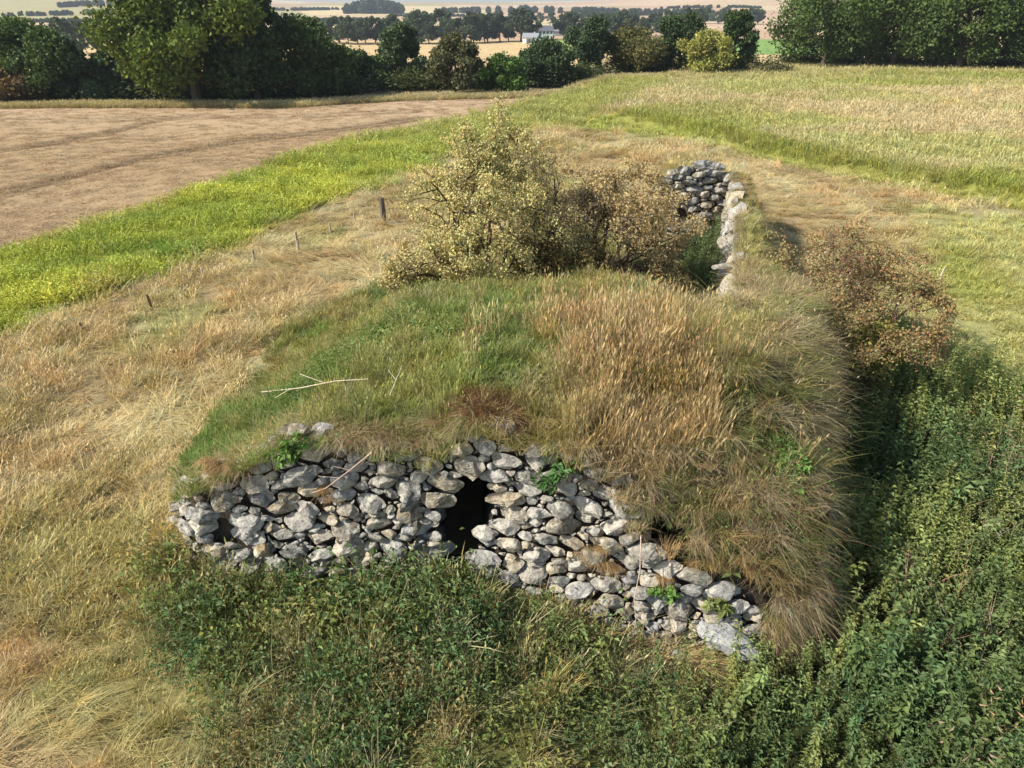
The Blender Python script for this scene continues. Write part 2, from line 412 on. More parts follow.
def build_field():
    xs = np.arange(-150, 8, .35); xs = np.concatenate([np.arange(-230, -90, 1.2), np.arange(-90, 8, .35)])
    ys = np.arange(17, 97, .35)
    X, Y = np.meshgrid(xs, ys); sd = sd_poly(X, Y, FIELD)
    base = T(X, Y)
    # wheel tracks following the photo's curves
    tr = [G([(-60, 205), (0, 192), (60, 180), (150, 157), (230, 142), (330, 130), (420, 117)]),
          G([(-60, 160), (0, 151), (60, 143), (120, 130), (160, 119), (200, 115)]),
          G([(-60, 120), (40, 121), (140, 119), (250, 116), (320, 115), (420, 110)])]
    dz = np.zeros_like(X); dk = np.zeros_like(X)
    for k, t in enumerate(tr):
        for off in ((-.9, .9)):
            tt = [(a, b+off*1.1) for a, b in t]
            d = dist_poly(X, Y, tt, False)
            w = np.exp(-(d/(.34+.0035*Y))**2)*(.6+.6*fbm(X, Y, 2, 90+k)); dz -= .10*w; dk = np.maximum(dk, w*(.75, .6, .35)[k])
    Z = base+.02+dz*1.0
    n = fbm(X, Y, 30, 91, 3); n2 = fbm(X, Y, 6, 92, 3)
    c = mixc(np.array([.31, .215, .115]), np.array([.34, .245, .135]), sstep(.4, .65, n)); c = mixc(c, np.array([.24, .16, .11]), .25*sstep(.4, .65, n2)*sstep(50, 20, Y))
    c = mixc(c, np.array([.42, .31, .195]), .8*sstep(48, 80, Y))
    c = c*(1-.9*np.clip(dk, 0, 1))[..., None]
    nx = len(xs); i = (np.arange(len(ys)-1)[:, None]*nx+np.arange(nx-1)[None, :])
    ok = (sd[:-1, :-1] < 0) & (sd[1:, 1:] < 0) & (sd[1:, :-1] < 0) & (sd[:-1, 1:] < 0); i = i[ok]
    Fc = np.stack([i, i+1, i+1+nx, i+nx], 1)
    used, inv = np.unique(Fc, return_inverse=True)
    V = np.stack([X.ravel(), Y.ravel(), Z.ravel()], 1)[used]
    return V, inv.reshape(Fc.shape), c.reshape(-1, 3)[used]
V, Fc, c = build_field()
fo = mesh_obj('stubble_field', V, Fc, field_mat(), None, True, c); tag(fo, None, kind='structure')

# ------------------------------------------------------------------ the ruin
ruin = empty('stone_ruin', (0, 9.3, 0), 'turf covered ruin of rough lichened rubble with a dark doorway in its front wall', 'ruin')
def child(o, par):
    o.parent = par; o.location = (-par.location.x, -par.location.y, -par.location.z); return o
def build_mound():
    nu, nv = 190, 260
    us = np.linspace(0, 1, nu); vsp = np.linspace(0, 1, nv)**1.25
    U, W = np.meshgrid(us, vsp)
    Y0 = 9.5+W*(YB-9.5)
    X = xl(Y0)*(1-U)+xr(Y0)*U
    for _ in range(3):
        Y = yf(X)+.28+W*(YB-yf(X)-.28); X = xl(Y)*(1-U)+xr(Y)*U
    Z = np.maximum(MZ(X, Y), T(X, Y)-.05)+.14*(fbm(X, Y, .5, 14)-.5)
    # lumpy slump of the right bank
    rows = [(X, Y, Z)]
    grid = np.stack([X, Y, Z], 2)
    # skirt: add ring of points around
    def drop(P, outx, outy, zz):
        Q = P.copy(); Q[..., 0] += outx; Q[..., 1] += outy; Q[..., 2] = zz; return Q
    L0 = grid[:, 0]; R0 = grid[:, -1]
    tl = T(L0[:, 0], L0[:, 1]); trr = T(R0[:, 0], R0[:, 1])
    Ls = drop(L0, -.35, 0, np.minimum(tl-.2, L0[:, 2])); 
    R1 = drop(R0, .12, 0, R0[:, 2]*.6+trr*.4); R2 = drop(R0, .15, 0, trr-.3)
    grid = np.concatenate([Ls[:, None], grid, R1[:, None], R2[:, None]], 1)
    F0 = grid[0]; B0 = grid[-1]
    f1 = F0.copy(); f1[:, 2] = np.minimum(F0[:, 2], T(F0[:, 0], F0[:, 1])+0*F0[:, 2]) ; f1 = F0.copy(); f1[:, 2] -= .12
    b1 = B0.copy(); b1[:, 1] += .8; b1[:, 2] = -.4
    grid = np.concatenate([f1[None], grid, b1[None]], 0)
    n, m = grid.shape[:2]; i = (np.arange(n-1)[:, None]*m+np.arange(m-1)[None]).ravel()
    Fc = np.stack([i, i+1, i+1+m, i+m], 1); V = grid.reshape(-1, 3)
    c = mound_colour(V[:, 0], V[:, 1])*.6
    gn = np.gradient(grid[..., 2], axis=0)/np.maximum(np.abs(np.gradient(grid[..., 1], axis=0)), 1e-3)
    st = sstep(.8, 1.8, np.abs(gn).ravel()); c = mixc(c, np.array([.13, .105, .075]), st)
    return V, Fc, c
def mound_colour(x, y):
    n1 = fbm(x, y, 1.8, 31); n2 = fbm(x, y, .7, 32)
    green = mixc(np.array([.15, .225, .05]), np.array([.27, .29, .085]), sstep(.4, .62, n1))
    straw = mixc(np.array([.43, .325, .17]), np.array([.33, .26, .09]), sstep(.35, .6, n1))
    pale = mixc(np.array([.47, .38, .18]), np.array([.36, .33, .12]), sstep(.4, .65, n1))
    brown = mixc(np.array([.27, .21, .10]), np.array([.13, .155, .045]), sstep(.4, .6, n2))
    t = sstep(-.8, 1.6, x-.25*(y-10)+1.6*(n1-.5)); c = mixc(green, straw, t)
    t2 = sstep(2.6, 4.0, x-.12*(y-9)+1.2*(n1-.5)); c = mixc(c, brown, t2)
    t3 = sstep(11.2, 13.5, y+1.4*(n1-.5))*sstep(2.8, 4.8, x); c = mixc(c, pale, t3)
    t4 = sstep(13.6, 16, y)*(1-sstep(3, 4.2, x)); c = mixc(c, mixc(green, straw, sstep(.35, .65, n2)), t4*.75)
    t5 = sstep(.55, .72, n2); c = mixc(c, np.array([.17, .2, .05]), .5*t5)
    return c
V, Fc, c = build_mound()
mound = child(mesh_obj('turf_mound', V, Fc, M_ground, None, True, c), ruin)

# --- rubble walls
def clip(poly, nx, ny, d):
    out = []
    for i in range(len(poly)):
        a = poly[i]; b = poly[(i+1) % len(poly)]
        da = a[0]*nx+a[1]*ny-d; db = b[0]*nx+b[1]*ny-d
        if da <= 0: out.append(a)
        if (da < 0) != (db < 0):
            t = da/(da-db); out.append((a[0]+t*(b[0]-a[0]), a[1]+t*(b[1]-a[1])))
    return out
def pack(outline, holes, rmax, rmin, seed, tries=9000, asp=1.45):
    r_ = np.random.default_rng(seed)
    o = np.array(outline); x0, y0 = o.min(0); x1, y1 = o.max(0)
    S_ = np.zeros((0, 3))
    rad = rmin+(rmax-rmin)*(np.linspace(1, 0, tries)**4.0)
    px = r_.uniform(x0, x1, tries); py = r_.uniform(y0, y1, tries)
    ok = inpoly(px, py, outline)
    for h in holes: ok &= ~inpoly(px, py, h)
    for k in np.nonzero(ok)[0]:
        rr = rad[k]*r_.uniform(.85, 1.15)
        if len(S_):
            d = np.hypot((S_[:, 0]-px[k])/asp, S_[:, 1]-py[k])
            if (d < .76*(S_[:, 2]+rr)).any(): continue
        S_ = np.vstack([S_, [px[k], py[k], rr]])
    return S_
def rubble(name, outline, holes, place, rmax, rmin, seed, parent, asp=1.45, relief=1.0, bright=1.0, tries=9000):
    r_ = np.random.default_rng(seed+100)
    S_ = pack(outline, holes, rmax, rmin, seed, tries, asp)
    Vs = []; Fs = []; Cs = []; n0 = 0
    K = 22; rings = [(1.0, -.55), (1.0, 0), (.98, .5), (.90, .86), (.68, .98), (.36, 1.02)]
    for k, (sx, sz, rr) in enumerate(S_):
        cx = sx/asp; m = 1.55
        poly = [(cx+rr*m*math.cos(t), sz+rr*m*math.sin(t)) for t in np.linspace(0, 2*math.pi, 9)[:-1]+r_.uniform(0, .7)]
        dd = np.hypot(S_[:, 0]/asp-cx, S_[:, 1]-sz)
        for j in np.nonzero((dd < rr*m+S_[:, 2]*1.6) & (dd > 1e-6))[0]:
            qx, qz, qr = S_[j, 0]/asp, S_[j, 1], S_[j, 2]; D = dd[j]
            nx, nz = (qx-cx)/D, (qz-sz)/D
            off = (D*D+rr*rr-qr*qr)/(2*D)
            poly = clip(poly, nx, nz, cx*nx+sz*nz+off-.009)
            if len(poly) < 3: break
        if len(poly) < 3: continue
        P = np.array(poly); cen = P.mean(0)
        # ray-cast resample about the centroid, corners slightly rounded
        ang = np.linspace(0, 2*math.pi, K, endpoint=False); R = np.zeros(K)
        for a_i, t in enumerate(ang):
            dx, dz = math.cos(t), math.sin(t); best = 9
            for e in range(len(P)):
                a, b = P[e], P[(e+1) % len(P)]; ex, ez = b-a; den = dx*ez-dz*ex
                if abs(den) < 1e-9: continue
                tt = ((a[0]-cen[0])*ez-(a[1]-cen[1])*ex)/den; uu = ((a[0]-cen[0])*dz-(a[1]-cen[1])*dx)/den
                if tt > 0 and -1e-6 <= uu <= 1+1e-6: best = min(best, tt)
            R[a_i] = min(best, rr*1.5)
        R = .1*np.roll(R, 1)+.8*R+.1*np.roll(R, -1)
        R *= 1+.07*(r_.random(K)-.5)
        bul = rr*r_.uniform(.4, .8)*relief; tilt = r_.uniform(-.33, .33, 2); push = r_.uniform(-.05, .07)*relief
        loc = []
        for (sc, dep) in rings:
            loc.append(np.stack([R*sc*np.cos(ang)*asp, np.full(K, dep*bul), R*sc*np.sin(ang)], 1))
        loc = np.concatenate(loc+[np.array([[0, bul*1.03, 0]])])
        # flat cleavage facets
        for _ in range(7):
            nrm = np.array([r_.normal()*.9, abs(r_.normal())*.8+.25, r_.normal()*.9]); nrm /= np.linalg.norm(nrm)
            pr = loc@nrm; d = np.quantile(pr[loc[:, 1] > -.1*bul], r_.uniform(.62, .92)); ex = pr-d
            loc = loc-np.where((ex > 0) & (loc[:, 1] > -.2*bul), ex, 0)[:, None]*nrm
        ph = r_.uniform(0, 50)
        loc += .10*rr*(np.stack([vnoise(loc[:, 0]*9+ph, loc[:, 2]*9, s_) for s_ in (1, 2, 3)], 1)-.5)*2
        loc += .03*rr*(r_.random(loc.shape)-.5)*2
        loc[:, 1] += push+loc[:, 0]*tilt[0]+loc[:, 2]*tilt[1]
        W = place(cen[0]*asp+loc[:, 0], loc[:, 1], cen[1]+loc[:, 2])
        nR = len(rings)
        for q in range(nR-1):
            for j in range(K):
                Fs.append((n0+q*K+j, n0+q*K+(j+1) % K, n0+(q+1)*K+(j+1) % K, n0+(q+1)*K+j))
        for j in range(K): Fs.append((n0+(nR-1)*K+j, n0+(nR-1)*K+(j+1) % K, n0+nR*K))
        g = r_.uniform(.11, .26); warm = r_.choice([.05, .08, .1, .14, .2, .28]); cc = np.array([g*(1+warm), g*(1+warm*.25), g*(1-warm*.9)])*bright
        Vs.append(W); Cs.append(np.tile(cc, (len(W), 1))); n0 += len(W)
    return child(mesh_obj(name, np.concatenate(Vs), Fs, M_stone, None, False, np.concatenate(Cs)), parent)

def front_place(s, d, z):
    y = yf(s)+.10*(z+.3); e = .05; ny = (yf(s+e)-yf(s-e))/(2*e); L = np.sqrt(1+ny*ny)
    return np.stack([s+ny/L*d, y-d/L, z], 1)
low_px = [(640, 552), (700, 586), (740, 606), (762, 622), (775, 650)]
outline = [(-5.55, -.4)]+PXF(top_px)+PXF(low_px)+[(4.9, -1.5), (1.0, -1.5), (-1, -.6)]
door = PXF([(442, 582), (436, 548), (433, 514), (443, 488), (461, 475), (484, 477), (497, 495), (493, 520), (482, 548), (474, 582)])
door_s = [(x, z) for x, z in door]
hollow = PXF([(198, 524), (212, 508), (234, 512), (252, 534), (236, 548), (206, 544)])
dcx, dcz = np.mean(np.array(door_s), 0)
door_w = [(dcx+(x-dcx)*1.1-.02, dcz+(z-dcz)*1.04) for x, z in door_s]
facing = rubble('stone_facing', outline, [door_w, hollow], front_place, .155, .036, 5, ruin, tries=26000, asp=1.7, bright=1.4)
def wall_core(name, outline, holes, place, depth, parent, mat, st=.1):
    o = np.array(outline); x0, y0 = o.min(0)-.1; x1, y1 = o.max(0)+.1
    xs = np.arange(x0, x1, st); zs = np.arange(y0, y1, st); X, Z = np.meshgrid(xs, zs)
    keep = inpoly(X[:-1, :-1]+st/2, Z[:-1, :-1]+st/2, outline)
    for h in holes: keep &= ~inpoly(X[:-1, :-1]+st/2, Z[:-1, :-1]+st/2, h)
    W = place(X.ravel(), -depth+.05*(fbm(X.ravel(), Z.ravel(), .25, 8)-.5), Z.ravel())
    m = len(xs); i = (np.arange(len(zs)-1)[:, None]*m+np.arange(m-1)[None])[keep]
    Fc = np.stack([i, i+1, i+1+m, i+m], 1); used, inv = np.unique(Fc, return_inverse=True)
    return child(mesh_obj(name, W[used], inv.reshape(Fc.shape), mat, None, True), parent)
full_out = [(-5.55, -.6)]+[(x, z-.16) for x, z in PXF(top_px)]+[(1.9, 1.55), (2.3, 1.0), (3.0, .6), (4.2, .1), (4.85, -.3), (4.9, -1.6), (-1, -1.0)]
wall_core('wall_core', full_out, [door_s], front_place, .20, ruin, M_core)
# passage behind the doorway
def passage():
    mb = MB(); n = len(door_s); cx = np.mean([p[0] for p in door_s]); cz = 1.0
    d = np.array(door_s); rows = []
    for k, yy in enumerate([.08, .5, 1.2, 2.2, 3.6, 5.0]):
        w = 1.0+.15*min(k, 2)
        y = yf(d[:, 0])+.10*(d[:, 1]+.3)+yy
        rows.append(np.stack([cx+(d[:, 0]-cx)*w, y, cz+(d[:, 1]-cz)*w], 1))
    V = np.concatenate(rows); Fc = []
    for k in range(len(rows)-1):
        for j in range(n): Fc.append([k*n+j, k*n+(j+1) % n, (k+1)*n+(j+1) % n, (k+1)*n+j])
    Fc.append([(len(rows)-1)*n+j for j in range(n)])
    mb.add(V, Fc); return mb
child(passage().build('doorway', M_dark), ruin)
# left reveal of the doorway: deep set stones
def rev_place(s, d, z):   # s = depth into the wall
    return np.stack([-1.56+.25*s+d*.9, 9.35+.05*z+s, z], 1)
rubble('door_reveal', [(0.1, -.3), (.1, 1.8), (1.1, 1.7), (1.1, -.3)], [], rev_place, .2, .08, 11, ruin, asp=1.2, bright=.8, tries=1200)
# rear wall
rz0 = 30.0
def rear_place(s, d, z): return np.stack([s, rz0+.1*z-d+.15*(s-7.8), z], 1)
rear_px = [(663, 250), (664, 190), (668, 176), (680, 170), (700, 165), (715, 167), (728, 178), (738, 195), (742, 250)]
ro = [at_y(u, v, 30.1) for u, v in rear_px]
hol2 = [at_y(u, v, 30) for u, v in [(665, 210), (678, 204), (692, 208), (698, 216), (694, 230), (668, 226)]]
hol3 = [at_y(u, v, 30) for u, v in [(700, 224), (714, 219), (727, 224), (726, 244), (703, 244)]]
rubble('rear_wall', ro, [hol2, hol3], rear_place, .17, .06, 23, ruin, asp=2.3, relief=1.5, tries=12000, bright=1.35)
wall_core('wall_core', [(a, b-.15) for a, b in ro], [], rear_place, .2, ruin, M_core)
# inner face of the right-hand wall (towards the pit)
def side_place(s, d, z):
    return np.stack([xi(s)-.1-d*.9+.05*z, s, z], 1)
rubble('side_wall', [(17.2, .0)]+[(y_, 2.15+.5*float(fbm(np.array([y_]), np.array([0.]), .6, 7)[0])) for y_ in np.arange(17.3, 29.7, .3)]+[(29.7, 0)], [[(19.7, 1.0), (20.8, 1.1), (20.8, 2.9), (19.6, 2.9)], [(23.1, .9), (23.9, 1.1), (23.8, 2.9), (23.2, 2.9)]], side_place, .32, .1, 29, ruin, asp=1.6, tries=9000, relief=1.9, bright=1.5)
# outer stones of the right flank, mostly in shade
def flank_place(s, d, z): return np.stack([xr(s)+.10+d*.9-.12*z, s, z], 1)
rubble('side_wall', [(9.6, -1.3), (9.7, 1.0), (12, 1.5), (16.5, 1.7), (17, -1.2)], [], flank_place, .25, .10, 37, ruin, asp=1.5, tries=4000)
def build_backing():
    ys = np.linspace(9.2, 17.5, 60); V = []; 
    for y in ys:
        for (z, o) in ((-1.5, .1), (1.5, -.02), (2.3, -.25)): V.append((float(xr(y))+o, y, z if z < 2 or y > 11 else 1.2))
    i = np.arange(59)*3; Fc = np.concatenate([np.stack([i, i+3, i+4, i+1], 1), np.stack([i+1, i+4, i+5, i+2], 1)])
    return child(mesh_obj('wall_core', np.array(V), Fc, M_earth), ruin)
build_backing()

# ------------------------------------------------------------------ instanced ground cover
def tuft(n, rad, h, lean, droop, w, seed, jit=.3, dirb=None, heads=0, tipc=(1, 1, 1), basec=(.8, .8, .75)):
    r_ = np.random.default_rng(seed); V = []; Fc = []; C = []; k = 0
    for i in range(n):
        a = r_.uniform(0, 2*math.pi); rr = rad*math.sqrt(r_.random()); bx, by = rr*math.cos(a), rr*math.sin(a)
        az = (a+r_.normal()*1.2) if dirb is None else dirb+r_.normal()*.55
        hh = h*(1+jit*r_.normal()*.8); hh = max(hh, h*.35); ln = lean*(1+.5*r_.normal())
        ux, uy = math.cos(az), math.sin(az); sx, sy = -uy, ux
        tw = r_.uniform(-.9, .9); sx2, sy2 = sx*math.cos(tw)+ux*math.sin(tw), sy*math.cos(tw)+uy*math.sin(tw)
        ww = w*r_.uniform(.6, 1.3); v = r_.uniform(.72, 1.25); hue = r_.uniform(-.08, .08)
        for q, t in enumerate((0, .4, .75, 1.0)):
            out = ln*hh*t**1.6; z = hh*(t-droop*t**2.6)
            x, y = bx+ux*out, by+uy*out; wd = ww*(1.0, .9, .6, 0)[q]/2
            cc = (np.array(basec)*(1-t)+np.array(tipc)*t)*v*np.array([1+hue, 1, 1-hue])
            if q < 3: V += [(x-sx2*wd, y-sy2*wd, z), (x+sx2*wd, y+sy2*wd, z)]; C += [cc, cc]
            else: V.append((x, y, z)); C.append(cc)
        Fc += [(k, k+1, k+3, k+2), (k+2, k+3, k+5, k+4), (k+4, k+5, k+6)]; k += 7
        if heads and r_.random() < heads:
            tx, ty, tz = V[-1]; L = .07*h/.5; hw = w*1.3
            V += [(tx-sx2*hw, ty-sy2*hw, tz), (tx+sx2*hw, ty+sy2*hw, tz), (tx+ux*L*.3, ty+uy*L*.3, tz+L), (tx-ux*L*.2, ty-uy*L*.2, tz-L*.8)]
            C += [np.array([1.0, .97, .95])]*4; Fc += [(k, k+3, k+1, k+2)]; k += 4
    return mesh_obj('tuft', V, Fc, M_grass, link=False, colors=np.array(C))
def leafy(n_leaf, h, L, w, seed, pairs=True, spread=.12, bushy=False, stems=1):
    """an upright leafy herb: stems with paired, slightly drooping leaves"""
    r_ = np.random.default_rng(seed); V = []; Fc = []; C = []; k = 0
    for s in range(stems):
        b0 = np.array([r_.normal()*spread*(stems > 1), r_.normal()*spread*(stems > 1), 0]); ln = np.array([r_.normal()*.14, r_.normal()*.14, 1.0])
        hh = h*r_.uniform(.7, 1.1); sw = .006
        top = b0+ln*hh
        V += [tuple(b0+[-sw, 0, 0]), tuple(b0+[sw, 0, 0]), tuple(top)]; C += [np.array([.9, .7, .6])]*3; Fc.append((k, k+1, k+2)); k += 3
        nl = n_leaf//stems
        for i in range(nl):
            t = .18+.82*((i//2+.3)/(nl/2)) if pairs else r_.random()**.7
            t = min(t, 1.0)
            p = b0+ln*hh*t; az = (i % 2)*math.pi+(i//2)*1.57+r_.normal()*.35; el = r_.uniform(-.5, .35)+.6*(t-.5)
            s_ = (1-.55*t if pairs else 1)*r_.uniform(.8, 1.25)
            d = np.array([math.cos(az)*math.cos(el), math.sin(az)*math.cos(el), math.sin(el)])
            sd_ = np.array([-math.sin(az), math.cos(az), 0])*math.cos(r_.normal()*.5)+np.array([0, 0, math.sin(r_.normal()*.5)])
            if bushy: p = p+np.array([r_.normal(), r_.normal(), r_.normal()*.4])*spread
            m_ = p+d*L*s_*.5+np.array([0, 0, .008]); tip = p+d*L*s_-np.array([0, 0, L*s_*.25])
            V += [tuple(p), tuple(m_-sd_*w*s_/2), tuple(tip), tuple(m_+sd_*w*s_/2)]
            cc = np.array([1, 1, 1])*r_.uniform(.75, 1.25)*(.9+.25*t); C += [cc]*4
            Fc += [(k, k+1, k+2), (k, k+2, k+3)]; k += 4
    return mesh_obj('herb', V, Fc, M_herb, link=False, colors=np.array(C))

def scatter(name, label, pts, rot, scl, idx, tint, protos):
    n = len(pts)
    me = bpy.data.meshes.new(name); me.vertices.add(n); me.vertices.foreach_set('co', np.asarray(pts, np.float32).ravel())
    a = me.attributes.new('rot', 'FLOAT_VECTOR', 'POINT'); a.data.foreach_set('vector', np.asarray(rot, np.float32).ravel())
    a = me.attributes.new('scl', 'FLOAT_VECTOR', 'POINT'); a.data.foreach_set('vector', np.asarray(scl, np.float32).ravel())
    a = me.attributes.new('pick', 'INT', 'POINT'); a.data.foreach_set('value', np.asarray(idx, np.int32))
    a = me.attributes.new('tint', 'FLOAT_COLOR', 'POINT'); c4 = np.ones((n, 4), np.float32); c4[:, :3] = tint; a.data.foreach_set('color', c4.ravel())
    o = bpy.data.objects.new(name, me); col.objects.link(o); tag(o, label, kind='stuff')
    ng = bpy.data.node_groups.new(name, 'GeometryNodeTree')
    ng.interface.new_socket('Geometry', in_out='INPUT', socket_type='NodeSocketGeometry')
    ng.interface.new_socket('Geometry', in_out='OUTPUT', socket_type='NodeSocketGeometry')
    N = ng.nodes; L = ng.links; gi = N.new('NodeGroupInput'); go = N.new('NodeGroupOutput')
    join = N.new('GeometryNodeJoinGeometry')
    for p in protos[::-1]:
        oi = N.new('GeometryNodeObjectInfo'); oi.inputs['Object'].default_value = p; oi.inputs['As Instance'].default_value = False
        gti = N.new('GeometryNodeGeometryToInstance'); L.new(oi.outputs['Geometry'], gti.inputs[0]); L.new(gti.outputs[0], join.inputs[0])
    iop = N.new('GeometryNodeInstanceOnPoints'); L.new(gi.outputs[0], iop.inputs['Points']); L.new(join.outputs[0], iop.inputs['Instance'])
    iop.inputs['Pick Instance'].default_value = True
    def na(nm, dt):
        q = N.new('GeometryNodeInputNamedAttribute'); q.data_type = dt; q.inputs['Name'].default_value = nm; return q.outputs['Attribute']
    L.new(na('pick', 'INT'), iop.inputs['Instance Index'])
    e = N.new('FunctionNodeEulerToRotation'); L.new(na('rot', 'FLOAT_VECTOR'), e.inputs[0]); L.new(e.outputs[0], iop.inputs['Rotation'])
    L.new(na('scl', 'FLOAT_VECTOR'), iop.inputs['Scale']); L.new(iop.outputs[0], go.inputs[0])
    md = o.modifiers.new('scatter', 'NODES'); md.node_group = ng
    return o

def in_view(x, y, z, mx=70):
    u, v = project(x, y, z); zc = y*CP-(z-H)*SP
    return (zc > .5) & (u > -mx) & (u < 1024+mx) & (v < 768+mx*1.2) & (v > -60)
def sample(x0, x1, y0, y1, dens):
    n = int((x1-x0)*(y1-y0)*dens); return rng.uniform(x0, x1, n), rng.uniform(y0, y1, n)
def jitter_tint(c, a=.16):
    n = len(c); b = 1+a*rng.normal(size=(n, 1)); h = rng.normal(size=(n, 1))*a*.5
    return np.clip(c*b*np.concatenate([1+h, np.ones((n, 1)), 1-h], 1), .01, .9)

# prototypes
P_lay = [tuft(46, .15, .27, 1.3, .55, .009, 100+i, dirb=0, heads=.05) for i in range(4)]          # matted, leaning
P_up = [tuft(50, .14, .38, .4, .15, .0085, 120+i, heads=.2) for i in range(4)]                     # upright with heads
P_short = [tuft(44, .14, .2, .55, .2, .011, 140+i) for i in range(4)]
P_hang = [tuft(50, .12, .27, .9, 1.0, .009, 160+i, dirb=0, jit=.5) for i in range(4)]
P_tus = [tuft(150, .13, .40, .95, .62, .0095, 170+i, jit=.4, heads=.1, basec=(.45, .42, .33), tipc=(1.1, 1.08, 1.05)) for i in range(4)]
P_tall = [tuft(26, .12, .55, .18, .06, .008, 175+i, jit=.4, heads=.8) for i in range(3)]
P_far = [tuft(34, .34, .36, .5, .2, .022, 180+i, heads=.2) for i in range(4)]
P_net = [leafy(26, .85, .105, .06, 200+i) for i in range(4)]+[leafy(44, .8, .09, .05, 210+i, stems=2, spread=.12) for i in range(2)]
P_weed = [leafy(60, .42, .06, .032, 220+i, pairs=False, stems=5, spread=.13, bushy=True) for i in range(4)]
P_big = [leafy(34, 1.15, .15, .075, 250+i) for i in range(3)]+[leafy(60, 1.0, .10, .05, 255+i, stems=3, spread=.16) for i in range(2)]
def stalks(seed):
    r_ = np.random.default_rng(seed); V = []; Fc = []; k = 0; C = []
    for i in range(7):
        b = np.array([r_.normal()*.1, r_.normal()*.1, 0]); d = np.array([r_.normal()*.35, r_.normal()*.35, 1.]); h = r_.uniform(.5, 1.1); m = b+d*h*.6; t = b+d*h+np.array([r_.normal()*.12, r_.normal()*.12, -.05])
        w = np.array([.006, .004, 0])
        V += [b-w, b+w, m+w*.8, m-w*.8, t]; Fc += [(k, k+1, k+2, k+3), (k+3, k+2, k+4)]; k += 5
        for q in range(5):
            p = b+d*h*r_.uniform(.5, 1.); e = r_.normal(size=3)*.03; V += [p, p+e, p+e*1.3+np.array([.01, .01, .02])]; Fc += [(k, k+1, k+2)]; k += 3
    return mesh_obj('stalk', V, Fc, M_herb, link=False, colors=np.ones((len(V), 3)))
P_stalk = [stalks(270+i) for i in range(3)]
P_broad = [leafy(22, .2, .16, .09, 240+i, pairs=False, stems=3, spread=.08) for i in range(3)]

def in_mound_or_near(x, y): return (x > xl(y)-.1) & (x < xr(y)+.12) & (y > yf(x)-.15) & (y < YB+.2)

# -- rough dry grass round the ruin
xs_, ys_ = [], []
for (y0, y1, d) in ((4.5, 12, 26), (12, 20, 17), (20, 32, 9), (32, 55, 3.2), (55, 75, 1.6)):
    a_, b_ = sample(-1.15*y1-6, 1.15*y1+6, y0, y1, d); xs_.append(a_); ys_.append(b_)
X = np.concatenate(xs_); Y = np.concatenate(ys_); k = in_view(X, Y, 0*X)
X, Y = X[k], Y[k]
sNET, sFR, sST, sFI, sME, sSI = (sd_poly(X, Y, p) for p in (NETR, FRONT, STRIP, FIELD, MEAD, SIDE))
base_ok = ~in_mound_or_near(X, Y) & (sFI > .1) & (sST > -.3) & (sME > -1)
k = base_ok & (sNET > -.4) & ((sFR > -.2) | (rng.random(len(X)) < .30))
x, y = X[k], Y[k]; z = T(x, y); n = len(x)
c = zone_colour(x, y); frd = sFR[k]
c = np.where((frd < .0)[:, None], mixc(C_olive*1.05, C_straw*.8, rng.random(n)*.6), c)
th = 2*math.pi*fbm(x, y, 5, 301, 2)*2.2+rng.normal(size=n)*.5
lay = rng.random(n) < sstep(.25, .55, fbm(x, y, 3, 302)); green = (c[:, 1] > c[:, 0]*.92)
idx = np.where(lay & ~green, rng.integers(0, 4, n), np.where(green, rng.integers(8, 12, n), rng.integers(4, 8, n)))
s = (.85+.5*rng.random(n))*(1+.018*np.clip(y-12, 0, 50))*(.8+.5*fbm(x, y, 2.5, 303))*np.where(y < 8, .72, 1)
scatter('dry_grass', 'matted straw coloured rough grass with greener patches around the ruin', np.stack([x, y, z-.02], 1),
        np.stack([.12*rng.normal(size=n), .12*rng.normal(size=n), th], 1), np.stack([s*1.2, s*1.2, s*(.5+.35*rng.random(n))], 1), idx, jitter_tint(c*1.22, .14), P_lay+P_up+P_short)

# -- meadow beyond the bank and to the right
k = None
xs_, ys_ = [], []
for (y0, y1, d) in ((18, 35, 9), (35, 60, 5), (60, 90, 2.6), (90, 128, 1.5)):
    a_, b_ = sample(0, 1.0*y1+8, y0, y1, d); xs_.append(a_); ys_.append(b_)
X = np.concatenate(xs_); Y = np.concatenate(ys_)
k = in_view(X, Y, 0*X) & (sd_poly(X, Y, MEAD) < .5); x, y = X[k], Y[k]; n = len(x)
c = zone_colour(x, y); s = (1+.011*y)*(.7+.5*rng.random(n))
scatter('meadow_grass', 'long yellow green meadow grass with straw seed heads behind the bank', np.stack([x, y, T(x, y)-.03], 1),
        np.stack([.1*rng.normal(size=n), .1*rng.normal(size=n), rng.uniform(0, 6.28, n)], 1), np.stack([s, s, s*.9], 1), rng.integers(0, 4, n), jitter_tint(c*1.02, .12), P_far)

# -- bright green strip of leafy weeds along the stubble
xs_, ys_ = [], []
for (y0, y1, d) in ((12, 26, 14), (26, 40, 8), (40, 60, 4), (60, 100, 2)):
    a_, b_ = sample(-1.1*y1-6, 30, y0, y1, d); xs_.append(a_); ys_.append(b_)
X = np.concatenate(xs_); Y = np.concatenate(ys_)
sd_ = sd_poly(X, Y, STRIP); k = in_view(X, Y, 0*X) & (sd_ < .25*rng.normal(size=len(X))) & (sd_poly(X, Y, FIELD) > -.25)
x, y = X[k], Y[k]; n = len(x)
c = mixc(C_bright*1.0, np.array([.50, .52, .09]), sstep(.4, .7, fbm(x, y, 2.5, 311))); c = mixc(c, C_green*1.8, .6*sstep(.55, .7, fbm(x, y, 3.5, 312)))
c = mixc(c, C_mead*.9, .75*sstep(38, 75, y)); c = mixc(c, C_tan*.9, .55*sstep(.5, .62, fbm(x, y, 1.3, 314))*sstep(-1.6, -.2, sd_poly(x, y, STRIP)))
